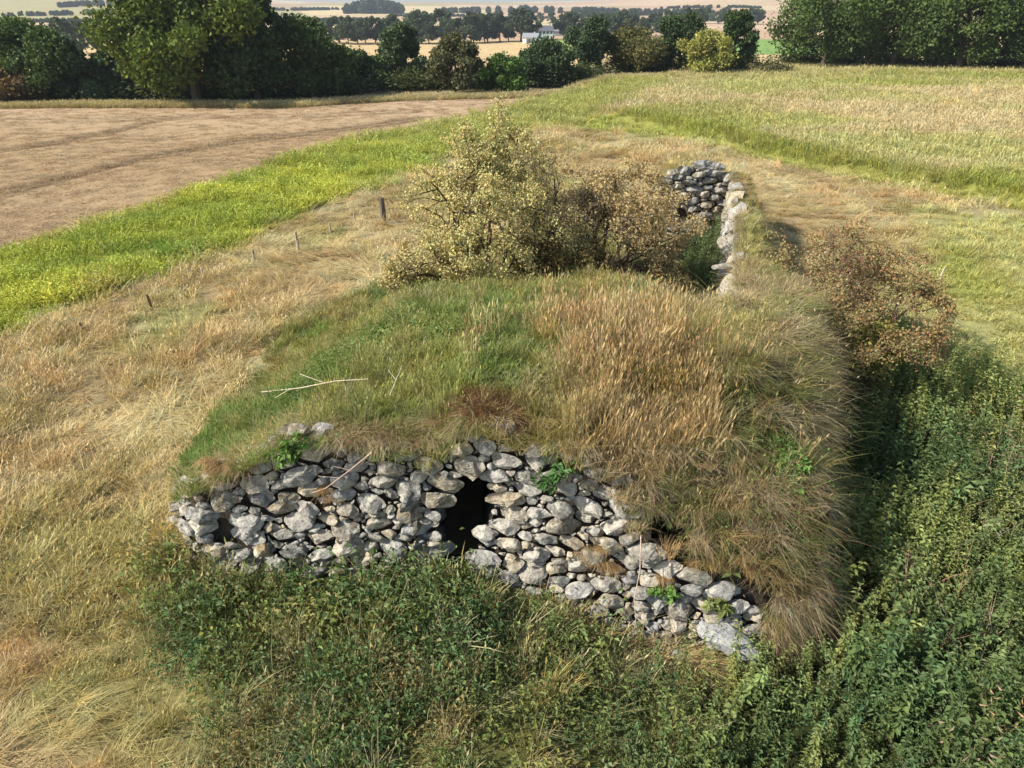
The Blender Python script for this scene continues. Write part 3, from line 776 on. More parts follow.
hgt = (.3+.95*fbm(x, y, 1.6, 313))*(1+.012*y)
scatter('strip_weeds', 'bright yellow green leafy weeds in a strip beside the stubble', np.stack([x, y, T(x, y)-.02], 1),
        np.stack([.1*rng.normal(size=n), .1*rng.normal(size=n), rng.uniform(0, 6.28, n)], 1), np.stack([hgt*1.3, hgt*1.3, hgt], 1), rng.integers(0, 8, n), jitter_tint(c, .13), P_weed+P_far)

# -- stubble stalks
xs_, ys_ = [], []
for (y0, y1, d) in ((17, 35, 9), (35, 60, 4.5), (60, 95, 1.6)):
    a_, b_ = sample(-1.1*y1-6, 10, y0, y1, d); xs_.append(a_); ys_.append(b_)
X = np.concatenate(xs_); Y = np.concatenate(ys_)
k = in_view(X, Y, 0*X) & (sd_poly(X, Y, FIELD) < -.1); x, y = X[k], Y[k]; n = len(x)
c = mixc(C_field*1.15, np.array([.47, .36, .22]), rng.random(n)*.7); s = (.4+.25*rng.random(n))*(1+.010*y)
scatter('stubble', 'short cut brown stubble across the field', np.stack([x, y, T(x, y)], 1),
        np.stack([0*x, 0*x, rng.uniform(0, 6.28, n)], 1), np.stack([s*1.3, s*1.3, s*.28], 1), rng.integers(0, 4, n), jitter_tint(c, .12), P_far)

# -- nettles on the right and in the ditch
X, Y = sample(-1, 26, 4.2, 25, 30); k = in_view(X, Y, 0*X, 120) & ~in_mound_or_near(X, Y)
X, Y = X[k], Y[k]; sN = sd_poly(X, Y, NETR)
k = (sN < .35*rng.normal(size=len(X))+.1) & (rng.random(len(X)) < .55+.45*sstep(.3, .5, fbm(X, Y, 1.2, 401))); x, y = X[k], Y[k]; n = len(x)
n1 = fbm(x, y, 2.2, 402); c = mixc(np.array([.07, .12, .035]), np.array([.18, .23, .07]), sstep(.38, .62, n1)); c = mixc(c, np.array([.27, .30, .10]), .7*sstep(.55, .7, fbm(x, y, 1.0, 403)))
s = (.62+.5*rng.random(n))*(.35+1.2*fbm(x, y, 1.1, 404, 3))*1.6; s *= np.where(x < 5.2, .8, 1.0); idx = np.where(fbm(x, y, .8, 406) > .5, rng.integers(6, 11, n), rng.integers(0, 6, n)); dead = rng.random(n) < .05; idx = np.where(dead, rng.integers(11, 14, n), idx); c = np.where(dead[:, None], np.array([.30, .22, .14]), c); s = np.where(idx < 6, s*1.0, s*.8); c = c*1.12+np.array([.016, .01, .01])
scatter('nettles', 'dense bed of dark green nettles filling the ditch right of the ruin', np.stack([x, y, T(x, y)-.03], 1),
        np.stack([.12*rng.normal(size=n), .12*rng.normal(size=n), rng.uniform(0, 6.28, n)], 1), np.stack([s, s, s], 1), idx, jitter_tint(c, .16), P_net+P_big+P_stalk)

# -- mixed weeds in front of the wall
X, Y = sample(-6.5, 4.5, 4.2, 10.2, 46); k = in_view(X, Y, 0*X, 120) & ~in_mound_or_near(X, Y)
X, Y = X[k], Y[k]; sN = sd_poly(X, Y, FRONT)
dens = sstep(.30, .52, fbm(X, Y, .9, 411)); k = (sN < .3*rng.normal(size=len(X))) & (rng.random(len(X)) < .25+.75*dens); x, y = X[k], Y[k]; n = len(x)
n1 = fbm(x, y, 1.3, 412); c = mixc(np.array([.08, .13, .04]), np.array([.17, .21, .06]), sstep(.35, .62, n1)); c = mixc(c, np.array([.26, .20, .09]), .8*sstep(.6, .7, fbm(x, y, .8, 413)))
s = (.6+.45*rng.random(n))*(.6+1.1*fbm(x, y, .9, 414))*1.15
net = rng.random(n) < .35*sstep(.45, .6, fbm(x, y, 1.5, 415))+.12
idx = np.where(net, rng.integers(4, 10, n), rng.integers(0, 4, n)); s = np.where(net, s*.62, s)
big = rng.random(n) < .16*sstep(.45, .6, fbm(x, y, 1.1, 416)); idx = np.where(big, rng.integers(10, 15, n), idx); s = np.where(big, .35+.3*rng.random(n), s)
dead = rng.random(n) < .07; idx = np.where(dead, rng.integers(15, 18, n), idx); s = np.where(dead, .6, s); c = np.where(dead[:, None], np.array([.36, .27, .17]), c)
gr = rng.random(n) < .14; idx = np.where(gr, rng.integers(18, 22, n), idx); c = np.where(gr[:, None], mixc(C_olive, C_straw, rng.random(n)), c); c = c*1.0+np.array([.012, .014, .01]); s = np.where(gr, .8+.6*rng.random(n), s); s = s*(1+.3*sstep(7.4, 8.4, y))
scatter('weeds', 'tangled green weeds and low nettles at the foot of the front wall', np.stack([x, y, T(x, y)-.03], 1),
        np.stack([.15*rng.normal(size=n), .15*rng.normal(size=n), rng.uniform(0, 6.28, n)], 1), np.stack([s, s, s], 1), idx, jitter_tint(c, .18), P_weed+P_net+P_big+P_stalk+P_up)

# -- turf on the mound
X, Y = sample(-7.2, 11.4, 8.6, YB, 60); k = on_mound(X, Y) & (rng.random(len(X)) < ipl(Y, [(9, 1), (16, .8), (20, .5), (33, .35)]))
X, Y = X[k], Y[k]
pit = (X > 4.0) & (X < xi(Y)-.05) & (Y > 15.5); X, Y = X[~pit], Y[~pit]
x, y = X, Y; n = len(x); z = np.maximum(MZ(x, y), T(x, y)-.05)
c = mound_colour(x, y)*(.8+.5*fbm(x, y, .35, 423, 2))[:, None]; c = mixc(c, np.array([.42, .33, .2]), .55*(rng.random(n) < .18)); green = c[:, 1] > c[:, 0]*.9
tall = sstep(.0, 1.5, x-.2*(y-10))*(1-sstep(3.6, 5, x))*(1-sstep(13.5, 15.5, y))
edge = np.minimum(np.minimum(xr(y)-x, 3), y-yf(x))
layr = (rng.random(n) < .75) & (x > 3.4) | (rng.random(n) < .25)
idx = np.where(green, np.where(rng.random(n) < .6, rng.integers(8, 12, n), rng.integers(4, 8, n)), np.where(layr, rng.integers(0, 4, n), rng.integers(4, 8, n)))
# matted grass is combed outwards, to the right and down the bank
th = np.where(x > 3.0, -.55+.5*rng.normal(size=n), rng.uniform(0, 6.28, n)); th = np.where((x > 1.5) & (y < 10.8), -1.2+.6*rng.normal(size=n), th)
s = (.75+.4*rng.random(n))*(.85+.3*fbm(x, y, 1.0, 421)); sz = s*(.75+.55*tall)*(.45+1.1*fbm(x, y, .45, 422, 2)); sz = np.where(edge < .5, sz*.7, sz)
scatter('mound_grass', 'thick turf of green and straw coloured grass growing over the ruin', np.stack([x, y, z-.02], 1),
        np.stack([.1*rng.normal(size=n), .1*rng.normal(size=n), th], 1), np.stack([s, s, sz], 1), idx, jitter_tint(c*1.1, .15), P_lay+P_up+P_short)

# -- grass hanging over the edges
px_, py_, pz_, pth, psc, pc = [], [], [], [], [], []
def hang(x, y, z, th, s, c): px_.append(x); py_.append(y); pz_.append(z); pth.append(th); psc.append(s); pc.append(c)
pinks = [np.array([.40, .31, .19]), np.array([.46, .38, .22]), np.array([.30, .21, .13]), np.array([.20, .21, .07])]
for i in range(620):      # front crest
    x = rng.uniform(-6.1, 2.2); 
    if (-.6 < x < 1.9 and rng.random() < .75) or fbm(np.array([x]), np.array([0.]), .4, 77)[0] < .46: continue
    o = abs(rng.normal())*.16
    hang(x, float(yf(x))+.22+o, float(MZ(x, float(yf(x))+.25+o))-.02, -math.pi/2+rng.normal()*.45, rng.uniform(.45, 1.0), pinks[rng.integers(0, 4)]*rng.uniform(.8, 1.15))
for i in range(650):     # right-hand bank: tiers of overhanging tussocks
    x = rng.uniform(1.7, 5.6); o = abs(rng.normal())*.9+.1; y = float(yf(x))+o
    if x > float(xr(y)) or fbm(np.array([x]), np.array([y]), .5, 78)[0] < .5: continue
    hang(x, y, float(MZ(x, y)), -math.pi/2+.28*(x-1.7)+rng.normal()*.5, rng.uniform(.5, 1.15), pinks[rng.integers(0, 4)]*rng.uniform(.55, 1.3)+(np.array([-.1, .0, -.06]) if fbm(np.array([x]), np.array([y]), .7, 79)[0] > .55 else 0))
for i in range(150):      # blunt front right corner
    x = rng.uniform(4.1, 5.25); hang(x, float(yf(x))-.03, rng.uniform(-1.0, .15), -math.pi/2+.5+rng.normal()*.5, rng.uniform(.6, 1.2), pinks[rng.integers(0, 4)]*rng.uniform(.6, 1.1))
for i in range(480):     # right flank
    y = rng.uniform(9.4, 18.5); o = abs(rng.normal())*.25; x = float(xr(y))-o+.05
    hang(x, y, float(MZ(min(x, float(xr(y))-.02), y)), rng.normal()*.4-.15, rng.uniform(.5, 1.1), pinks[rng.integers(0, 3)]*rng.uniform(.75, 1.2))
for i in range(800):      # pit rim
    y = rng.uniform(16.2, 30); x = float(xi(y))+.2+rng.normal()*.1
    hang(x, y, float(MZ(x+.1, y)), math.pi+rng.normal()*.5, rng.uniform(.5, .8), pinks[rng.integers(0, 4)])
for (u, v, s) in ((598, 572, .9), (612, 575, .8), (662, 580, .8), (598, 560, .7), (585, 566, .7), (322, 520, .7), (330, 528, .7), (735, 560, 1.0), (745, 570, .9), (700, 565, .8), (205, 500, 1.0), (212, 498, 1.1), (196, 494, .9), (220, 497, .9)):
    for q in range(5):    # tufts rooted between the stones
        X1, Z1 = at_y(u+rng.normal()*5, v-14, 9.1); hang(X1, float(yf(X1))+.10*(Z1+.3)-.02, Z1, -math.pi/2+rng.normal()*.5, s*rng.uniform(.5, .9), np.array([.42, .28, .13])*rng.uniform(.8, 1.1))
pth = np.array(pth); n = len(pth); psc = np.array(psc)
scatter('hanging_grass', 'long pinkish straw grass hanging over the wall tops and banks', np.stack([px_, py_, pz_], 1),
        np.stack([0*pth, .1*rng.normal(size=n), pth], 1), np.stack([psc, psc, psc*rng.uniform(.7, 1.1, n)], 1), rng.integers(0, 4, n), jitter_tint(np.array(pc), .12), P_hang)

# -- big tussocks that break up the turf
tx, ty, tz, trr_, tsc, tcc, tid = [], [], [], [], [], [], []
def tus(x, y, s, c, lean=0., az=0., k=None):
    if not on_mound(x, y): return
    tx.append(x); ty.append(y); tz.append(float(MZ(x, y))-.03); trr_.append((rng.normal()*.12+lean*math.sin(-az)*-1, rng.normal()*.12+lean*math.cos(az), rng.uniform(0, 6.28))); tsc.append(s); tcc.append(np.array(c)*rng.uniform(.8, 1.2)); tid.append(rng.integers(0, 4) if k is None else k)
pal_t = [(.50, .41, .25), (.44, .34, .2), (.40, .35, .14), (.22, .26, .08), (.36, .24, .14), (.15, .21, .06)]
for i in range(330):
    x = rng.uniform(1.3, 6.6); y = rng.uniform(8.8, 13.5); tus(x, y, rng.uniform(.45, 1.15), pal_t[rng.integers(0, 6)], .35, -.9)
for i in range(150):
    x = rng.uniform(-5.6, 1.8); y = float(yf(x))+.26+abs(rng.normal())*.22
    if x > 0 and y < yf(x)+.5: continue
    tus(x, y, rng.uniform(.45, .85), pal_t[rng.integers(0, 5)], .0)
for i in range(160):
    x = rng.uniform(-5.5, 3); y = rng.uniform(10, 16.5); tus(x, y, rng.uniform(.5, 1.0), [(.2, .26, .07), (.30, .31, .11), (.26, .3, .08), (.42, .36, .18)][rng.integers(0, 4)])
for i in range(260):
    y = rng.uniform(11, 18); x = float(xr(y))-abs(rng.normal())*1.0; tus(x, y, rng.uniform(.6, 1.3), pal_t[rng.integers(0, 4)], .3, 0)
for i in range(420):      # reddish upright seeding grass, centre right
    x = rng.normal()*1.0+1.8; y = rng.normal()*1.2+11.9
    if fbm(np.array([x]), np.array([y]), .8, 81)[0] < .45: continue
    tus(x, y, rng.uniform(.7, 1.25), [(.50, .36, .18), (.42, .27, .15), (.52, .42, .22)][rng.integers(0, 3)], 0, 0, rng.integers(4, 7))
for i in range(70):       # rusty dead bracken above the doorway
    x = rng.normal()*.28-.35; y = float(yf(x))+.4+abs(rng.normal())*.25; tus(x, y, rng.uniform(.4, .7), (.17, .075, .04))
n = len(tx); tsc = np.array(tsc)
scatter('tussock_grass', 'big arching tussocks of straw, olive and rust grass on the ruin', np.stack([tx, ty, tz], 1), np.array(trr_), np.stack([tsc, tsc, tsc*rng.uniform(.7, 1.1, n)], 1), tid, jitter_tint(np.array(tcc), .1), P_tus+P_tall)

# -- green growth in the pit and leafy patches on the mound
xs_, ys_, zs_, ss_, id_, cs_ = [], [], [], [], [], []
def herb(x, y, z, s, i, c): xs_.append(x); ys_.append(y); zs_.append(z); ss_.append(s); id_.append(i); cs_.append(c)
for i in range(1100):
    y = rng.uniform(15.5, 29.6); x = rng.uniform(4.1+.25*max(y-17, 0), float(xi(y))-.15); herb(x, y, float(MZ(x, y))-.1, rng.uniform(.5, 1.5), rng.integers(0, 6), np.array([.095, .125, .05])*rng.uniform(.6, 1.6))
for (u, v, r, k, cc) in ((790, 437, .42, 60, (.13, .25, .05)), (330, 345, 1.1, 150, (.16, .215, .06)), (480, 350, 1.3, 90, (.16, .215, .06)), (290, 360, .6, 60, (.10, .18, .05)), (640, 330, 1.2, 60, (.14, .17, .05)), (760, 420, .8, 40, (.12, .17, .05)), (380, 330, .9, 90, (.16, .215, .06)), (830, 540, .5, 40, (.11, .16, .045)), (720, 470, .6, 40, (.13, .17, .05)), (660, 400, .6, 40, (.14, .18, .05)), (800, 380, .5, 40, (.16, .19, .06)), (700, 400, .9, 50, (.15, .18, .06))):
    X1, Y1 = gp(u, v, 2.6)
    for q in range(k):
        x, y = X1+rng.normal()*r*.6, Y1+rng.normal()*r*.6
        if on_mound(x, y): herb(x, y, float(MZ(x, y)), rng.uniform(.5, 1.0), rng.integers(6, 9) if rng.random() < .6 else rng.integers(9, 13), np.array(cc)*rng.uniform(.8, 1.25))
for (u, v, r, k, cc) in ((292, 443, .05, 3, (.13, .22, .05)), (280, 462, .05, 3, (.13, .22, .05)), (286, 452, .05, 5, (.13, .22, .05)), (545, 474, .07, 6, (.07, .14, .04)), (660, 572, .05, 4, (.14, .26, .05)), (710, 578, .08, 6, (.17, .2, .06)), (560, 460, .06, 4, (.07, .15, .04))):
    for q in range(k):
        X1, Z1 = at_y(u+rng.normal()*4, v+rng.normal()*4, 9.25); herb(X1, float(yf(X1))-.08, Z1-.05, rng.uniform(.5, .85), rng.integers(6, 9), np.array(cc)*rng.uniform(.85, 1.2))
n = len(xs_)
scatter('leafy_growth', 'broad leaved green weeds in patches on the mound and in the roofless pit', np.stack([xs_, ys_, zs_], 1),
        np.stack([.15*rng.normal(size=n), .15*rng.normal(size=n), rng.uniform(0, 6.28, n)], 1), np.repeat(np.array(ss_)[:, None], 3, 1), id_, np.array(cs_), P_net+P_broad+P_weed)

# ------------------------------------------------------------------ shrubs with real branching
def shrub(name, label, base, height, width, seed, colour, nleaf, lsize, stems=7, bark=(1.2, 1.15, 1.0), open_=.35, cat='shrub', depth=4, flat=.9, accent=None, r0=.045, tlr=(.15, .8)):
    r_ = np.random.default_rng(seed); root = empty(name, base, label, cat)
    mb = MB(); tips = []
    def grow(p, d, L, r, lev):
        n = 3; pts = [p]; q = p.copy(); dd = d.copy()
        for i in range(n):
            dd = dd+r_.normal(size=3)*.17+np.array([0, 0, .05*(1 if lev < 2 else -.3)]); dd /= np.linalg.norm(dd); q = q+dd*L/n; pts.append(q.copy())
            if lev >= 2: tips.append((q.copy(), lev))
        mb.tube(pts, [r, r*.88, r*.76, r*.62], 5 if lev < 2 else 3, np.array(bark)*r_.uniform(.8, 1.2))
        if lev >= depth: return
        for b in range(r_.integers(2, 5) if lev else r_.integers(3, 5)):
            a = r_.normal(size=3); a -= a.dot(dd)*dd; a /= np.linalg.norm(a)
            nd = dd*.72+a*r_.uniform(.45, .95); nd[2] = nd[2]*flat+.12; nd /= np.linalg.norm(nd)
            st = pts[r_.integers(1, 4)]; grow(st, nd, L*r_.uniform(.58, .8), r*.58, lev+1)
    for s in range(stems):
        a = 2*math.pi*s/stems+r_.normal()*.4; tl = r_.uniform(*tlr)
        d = np.array([math.cos(a)*tl*width/height*1.2, math.sin(a)*tl*width/height*1.2, 1.0]); d /= np.linalg.norm(d)
        grow(np.array([math.cos(a), math.sin(a), 0])*.25*r_.random(), d, height*.42, r0*r_.uniform(.7, 1.1), 0)
    V = np.concatenate(mb.V); sc = np.array([width/2/np.quantile(np.hypot(V[:, 0], V[:, 1]), .80)]*2+[height/np.quantile(V[:, 2], .90)])
    def env(P):
        P = P*sc; q = P-np.array([0, 0, height*.5]); zs = np.where(q[:, 2] > 0, height*.5, height*.75)
        az = np.arctan2(q[:, 1], q[:, 0]); lump = .62+.75*vnoise(az*1.6+seed, q[:, 2]*1.1, seed)*(.7+.6*vnoise(az*4+seed, q[:, 2]*2.5, seed+5))
        e = ((np.hypot(q[:, 0], q[:, 1])/(width/2))**3+np.abs(q[:, 2]/zs)**3)**(1/3)/lump; k = np.where(e > .8, (.8+.2*np.tanh((e-.8)/.35))/np.maximum(e, 1e-6), 1)
        return q*k[:, None]+np.array([0, 0, height*.5])
    mb.V = [env(v) for v in mb.V]; mb.build('branches', M_bark, root)
    tp = env(np.array([t[0] for t in tips])); w = np.array([1.0 if t[1] >= 3 else .5 for t in tips]); w /= w.sum()
    keep = fbm(tp[:, 0]+tp[:, 2]*.7, tp[:, 1]-tp[:, 2]*.6, .8, seed, 2); w = w*sstep(open_-.06, open_+.14, keep); w /= w.sum()
    pick = r_.choice(len(tp), nleaf, p=w); P = tp[pick]+r_.normal(size=(nleaf, 3))*np.array([.09, .09, .07])
    leaf_cards('foliage', P, lsize, r_, colour, root, clump=keep[pick], accent=accent)
    return root
def leaf_cards(name, P, ls, r_, colour, parent, clump=None, accent=None, mat=None):
    n = len(P); d = r_.normal(size=(n, 3)); d /= np.linalg.norm(d, axis=1)[:, None]
    a = r_.normal(size=(n, 3)); a -= (a*d).sum(1)[:, None]*d; a /= np.linalg.norm(a, axis=1)[:, None]; nn = np.cross(d, a)
    s = ls*r_.uniform(.6, 1.4, (n, 1))
    V = np.stack([P-d*s*.5, P+a*s*.34+nn*s*.08, P+d*s*.5, P-a*s*.34+nn*s*.08], 1).reshape(-1, 3)
    i = np.arange(n)*4; Fc = np.concatenate([np.stack([i, i+1, i+2], 1), np.stack([i, i+2, i+3], 1)])
    c = np.ones((n, 3))*r_.uniform(.72, 1.28, (n, 1)); h = r_.normal(size=(n, 1))*.09; c = c*np.concatenate([1+h, np.ones((n, 1)), 1-h], 1)
    if clump is not None: c = c*(.78+.5*np.asarray(clump))[:, None]
    if accent is not None:
        ac, fr = accent; k = r_.random(n) < fr; c[k] = np.array(ac)*r_.uniform(.7, 1.2, (k.sum(), 1))
    o = mesh_obj(name, V, Fc, mat or M_leaf, parent, False, np.repeat(c, 4, 0)); o.color = (*colour, 1); return o
def gz(x, y): return float(ground(np.array([x]), np.array([y]))[0])

def put_shrub(u, v_base, y, **kw):
    x = (u-512)/F*(y*CP-(0-H)*SP); z = gz(x, y); return (x, y, z-.05)
def at_depth(u, y, z=1.5):
    return (u-512)/F*(y*CP-(z-H)*SP)
sx = at_depth(494, 19.3); shrub('shrub', 'tall pale yellow shrub with bare dark branches, left behind the mound', (sx, 19.3, gz(sx, 19.3)-.1), 4.9, 5.2, 5, (.46, .415, .175), 52000, .056, 8, open_=.46, r0=.07, bark=(.8, .75, .65), tlr=(.4, 1.0), accent=((.9, .75, .8), .2))
sx = at_depth(446, 18.6); shrub('shrub', 'low straw yellow shrub spreading at the left foot of the taller pale one', (sx, 18.6, gz(sx, 18.6)-.1), 2.5, 3.2, 6, (.42, .35, .16), 20000, .065, 7, open_=.3)
sx = at_depth(596, 21.0); shrub('shrub', 'russet brown shrub between the pale shrub and the rear stone wall', (sx, 21.0, gz(sx, 21.0)-.1), 3.2, 5.0, 8, (.38, .29, .15), 36000, .065, 9, open_=.38, accent=((1.3, 1.25, 1.1), .3))
sx = at_depth(560, 18.9); shrub('shrub', 'dark green and brown shrub right behind the mound crest', (sx, 18.9, gz(sx, 18.9)-.1), 2.1, 3.2, 12, (.17, .15, .055), 16000, .07, 8, open_=.3, accent=((1.6, 1.1, 1.1), .3))
sx = at_depth(648, 19.8, 1); shrub('shrub', 'brownish green shrub at the left rim of the roofless pit', (sx, 19.8, gz(sx, 19.8)-.1), 1.3, 2.6, 14, (.19, .18, .08), 13000, .065, 8, open_=.3, accent=((1.7, 1.1, 1.1), .35))
sx = at_depth(645, 26.5, 1); shrub('shrub', 'small dark olive bush beside the rear stone wall', (sx, 26.5, gz(sx, 26.5)-.1), 2.0, 1.6, 15, (.13, .13, .04), 5000, .07, 6, open_=.25)
sx = at_depth(838, 18.2, 1.2); shrub('shrub', 'reddish brown hawthorn shrub beyond the right flank of the ruin', (sx, 18.2, gz(sx, 18.2)-.1), 4.2, 5.6, 9, (.26, .235, .10), 38000, .058, 8, open_=.42, bark=(1.5, 1.35, 1.2), accent=((1.35, .8, .95), .38))
sx = at_depth(868, 16.6, .8); shrub('shrub', 'yellow green leafy shrub low in front of the reddish one', (sx, 16.9, gz(sx, 16.9)-.1), 2.5, 1.7, 10, (.27, .25, .07), 7500, .075, 6, open_=.3)

# ------------------------------------------------------------------ trees
def make_tree(name, label, base, h, w, seed, colour, ncards=16000, ls=.36, lobes=26, trunk=.18, low=.12, group=None, conical=0., gap=.0, cat='tree', proto=None):
    root = empty(name, base, label, cat, group)
    r_ = np.random.default_rng(seed); mb = MB()
    th = h*(low+.28); p0 = np.array([0, 0, -.3]); p1 = np.array([r_.normal()*.2, r_.normal()*.2, th]); top = np.array([r_.normal()*.3, r_.normal()*.3, h*.85])
    R = trunk*h/10; mb.tube([p0, p0*.4+p1*.6, p1, top], [R*1.35, R, R*.85, R*.25], 8)
    cen = []
    for i in range(lobes):
        t = (i+.5)/lobes; zz = h*(low+.12+(.80-low)*t)
        prof = math.sin(math.pi*min(1, (t*.82+.14)))**.7 if not conical else (1-t)*.9+.12
        a = i*2.4+r_.normal()*.5; rr = w/2*prof*(r_.uniform(.3, .98))
        c = np.array([math.cos(a)*rr, math.sin(a)*rr, zz]); lr = w*r_.uniform(.07, .19)*(.75+.4*prof); cen.append((c, lr))
        st = p1*(1-t)+top*t; st = np.array([st[0], st[1], min(st[2], zz*.8)]) ; mb.tube([st, (st+c)/2+np.array([0, 0, -.05*h*(1-t)]), c], [R*.38, R*.22, R*.06], 5)
    mb.build('trunk', M_bark, root)
    vol = np.array([q[1]**2 for q in cen]); vol /= vol.sum(); pk = r_.choice(len(cen), ncards, p=vol)
    C0 = np.array([q[0] for q in cen])[pk]; LR = np.array([q[1] for q in cen])[pk]
    d = r_.normal(size=(ncards, 3)); d /= np.linalg.norm(d, axis=1)[:, None]; d[:, 2] *= .8
    bump = .72+.6*fbm(d[:, 0]*2+pk*3.1, d[:, 1]*2+d[:, 2]*2, .8, seed, 3)
    P = C0+d*(LR*bump*(r_.random(ncards)**.45)*np.where(r_.random(ncards) < .12, 1.35, 1))[:, None]
    P[:, 2] = np.maximum(P[:, 2], .25+.3*r_.random(ncards))
    cl = r_.uniform(.3, .7, len(cen))[pk]
    leaf_cards('crown', P, ls, r_, colour, root, clump=cl)
    return root
TREES = [
 ('bush', 'rusty brown bush at the left end of the tree row', 6, 104, 60, 70, (.15, .10, .045), 10, .06),
 ('tree', 'rounded green tree second from the left end of the row', 36, 101, 96, 20, (.075, .115, .035), 16, .05),
 ('tree', 'blue green conical tree left of the big sunlit tree', 78, 101, 56, 36, (.065, .105, .05), 12, .03),
 ('tree', 'narrow grey green tree touching the big sunlit tree', 114, 99, 46, 48, (.07, .11, .055), 12, .03),
 ('tree', 'biggest tree, sunlit yellow green on its left side, behind the stubble', 198, 103, 140, -70, (.11, .15, .03), 34, .05),
 ('tree', 'dark green tree right of the biggest tree', 258, 101, 96, -12, (.05, .08, .03), 18, .03),
 ('tree', 'mid green tree at the far end of the dark clump', 316, 97, 76, 14, (.07, .105, .035), 14, .03),
 ('bush', 'dark bush joining the clump to the lone grey green tree', 352, 90, 56, 50, (.06, .09, .035), 10, .03),
 ('bush', 'low green bush left of the lone grey green tree', 378, 88, 40, 56, (.08, .12, .04), 8, .03),
 ('tree', 'grey green rounded tree between two gaps in the row', 404, 87, 52, 22, (.08, .115, .05), 12, .04),
 ('tree', 'brownish green tree with a bare lower trunk', 456, 93, 56, 30, (.11, .11, .05), 12, .06),
 ('bush', 'fresh green bush right of the brownish tree', 502, 92, 56, 56, (.09, .15, .035), 10, .03),
 ('tree', 'dark green tree behind the fresh green bush', 545, 86, 66, 42, (.055, .085, .035), 12, .03),
 ('tree', 'tall slim dark tree near the middle of the row', 588, 80, 42, 14, (.06, .09, .04), 12, .04),
 ('tree', 'olive brown rounded tree right of the slim dark tree', 634, 79, 72, 30, (.12, .115, .04), 12, .04),
 ('tree', 'dark tree standing behind the yellow green bush', 678, 78, 60, 14, (.055, .085, .03), 12, .03),
 ('bush', 'yellow green rounded bush in front of dark trees', 702, 81, 58, 32, (.27, .27, .07), 12, .02),
 ('tree', 'dark green tree right of the yellow green bush', 730, 79, 46, 8, (.055, .09, .03), 12, .03),
 ('bush', 'small brown green bush in the gap by the field gate', 768, 80, 44, 68, (.13, .12, .05), 6, .02),
 ('tree', 'large mid green tree at the left of the right-hand wood', 822, 74, 118, -46, (.075, .115, .03), 20, .04),
 ('tree', 'large green tree second in the right-hand wood', 890, 75, 104, -34, (.085, .125, .035), 20, .04),
 ('tree', 'large green tree third in the right-hand wood', 955, 77, 112, -42, (.075, .115, .03), 20, .04),
 ('tree', 'large dark tree at the right edge of the wood', 1022, 78, 110, -50, (.06, .095, .03), 20, .04),
]
for i, (nm, lb, u, vb, wpx, vt, cc, kk, lo) in enumerate(TREES):
    x, y = gp(u, vb, 0.0); z = float(T(x, y)); zc = y*CP-(z-H)*SP
    # top: solve for height
    r, dy, dz = ray(u, vt); top = H+dz*(y/dy); h = top-z; w = wpx/F*zc
    big = kk >= 18
    make_tree(nm, lb, (x, y, z), h, w, 500+i, cc, int(kk*1300), .42 if big else .34, 34 if big else 24, .26, lo, cat=nm, conical=1 if 'conical' in lb else 0)
# undergrowth that closes the row
xs_, ys_, ss_ = [], [], []
for (u0, v0, u1, v1, n_) in ((-40, 104, 350, 98, 260), (350, 94, 600, 86, 160), (600, 81, 760, 79, 110), (790, 74, 1060, 78, 170)):
    for i in range(n_):
        t = rng.random(); x, y = gp(u0+(u1-u0)*t, v0+(v1-v0)*t-1.2, 0); xs_.append(x+rng.normal()*.6); ys_.append(y+rng.uniform(0, 6)); ss_.append(rng.uniform(1.6, 3.2))
xs_, ys_, ss_ = map(np.array, (xs_, ys_, ss_)); n = len(xs_)
P_und = [leafy(160, .9, .14, .1, 260+i, pairs=False, stems=9, spread=.35, bushy=True) for i in range(3)]
scatter('undergrowth', 'dark brambles and undergrowth below the row of trees', np.stack([xs_, ys_, T(xs_, ys_)-.05], 1), np.stack([0*xs_, 0*xs_, rng.uniform(0, 6.28, n)], 1),
        np.stack([ss_, ss_, ss_*.8], 1), rng.integers(0, 3, n), jitter_tint(np.tile([.075, .095, .035], (n, 1)), .25), P_und)
# pale rank grass along the field edge under the trees
X = rng.uniform(-95, 70, 9000); Y = np.zeros(9000); u_ = rng.uniform(-60, 1080, 9000)
vb_ = np.interp(u_, [-60, 300, 400, 560, 600, 760, 1080], [107, 105, 98, 93, 84, 80, 80]); gx, gy = [], []
for a_, b_ in zip(u_, vb_):
    x, y = gp(a_, b_+rng.uniform(-1.2, 2.5), 0); gx.append(x); gy.append(y)
gx, gy = np.array(gx), np.array(gy); n = len(gx); s = rng.uniform(.9, 1.6, n)
scatter('verge_grass', 'pale tall verge grass along the foot of the tree row', np.stack([gx, gy, T(gx, gy)-.03], 1), np.stack([0*gx, 0*gx, rng.uniform(0, 6.28, n)], 1),
        np.stack([s, s, s], 1), rng.integers(0, 4, n), jitter_tint(mixc(C_straw, C_olive, rng.random(n)*.6), .12), P_far)

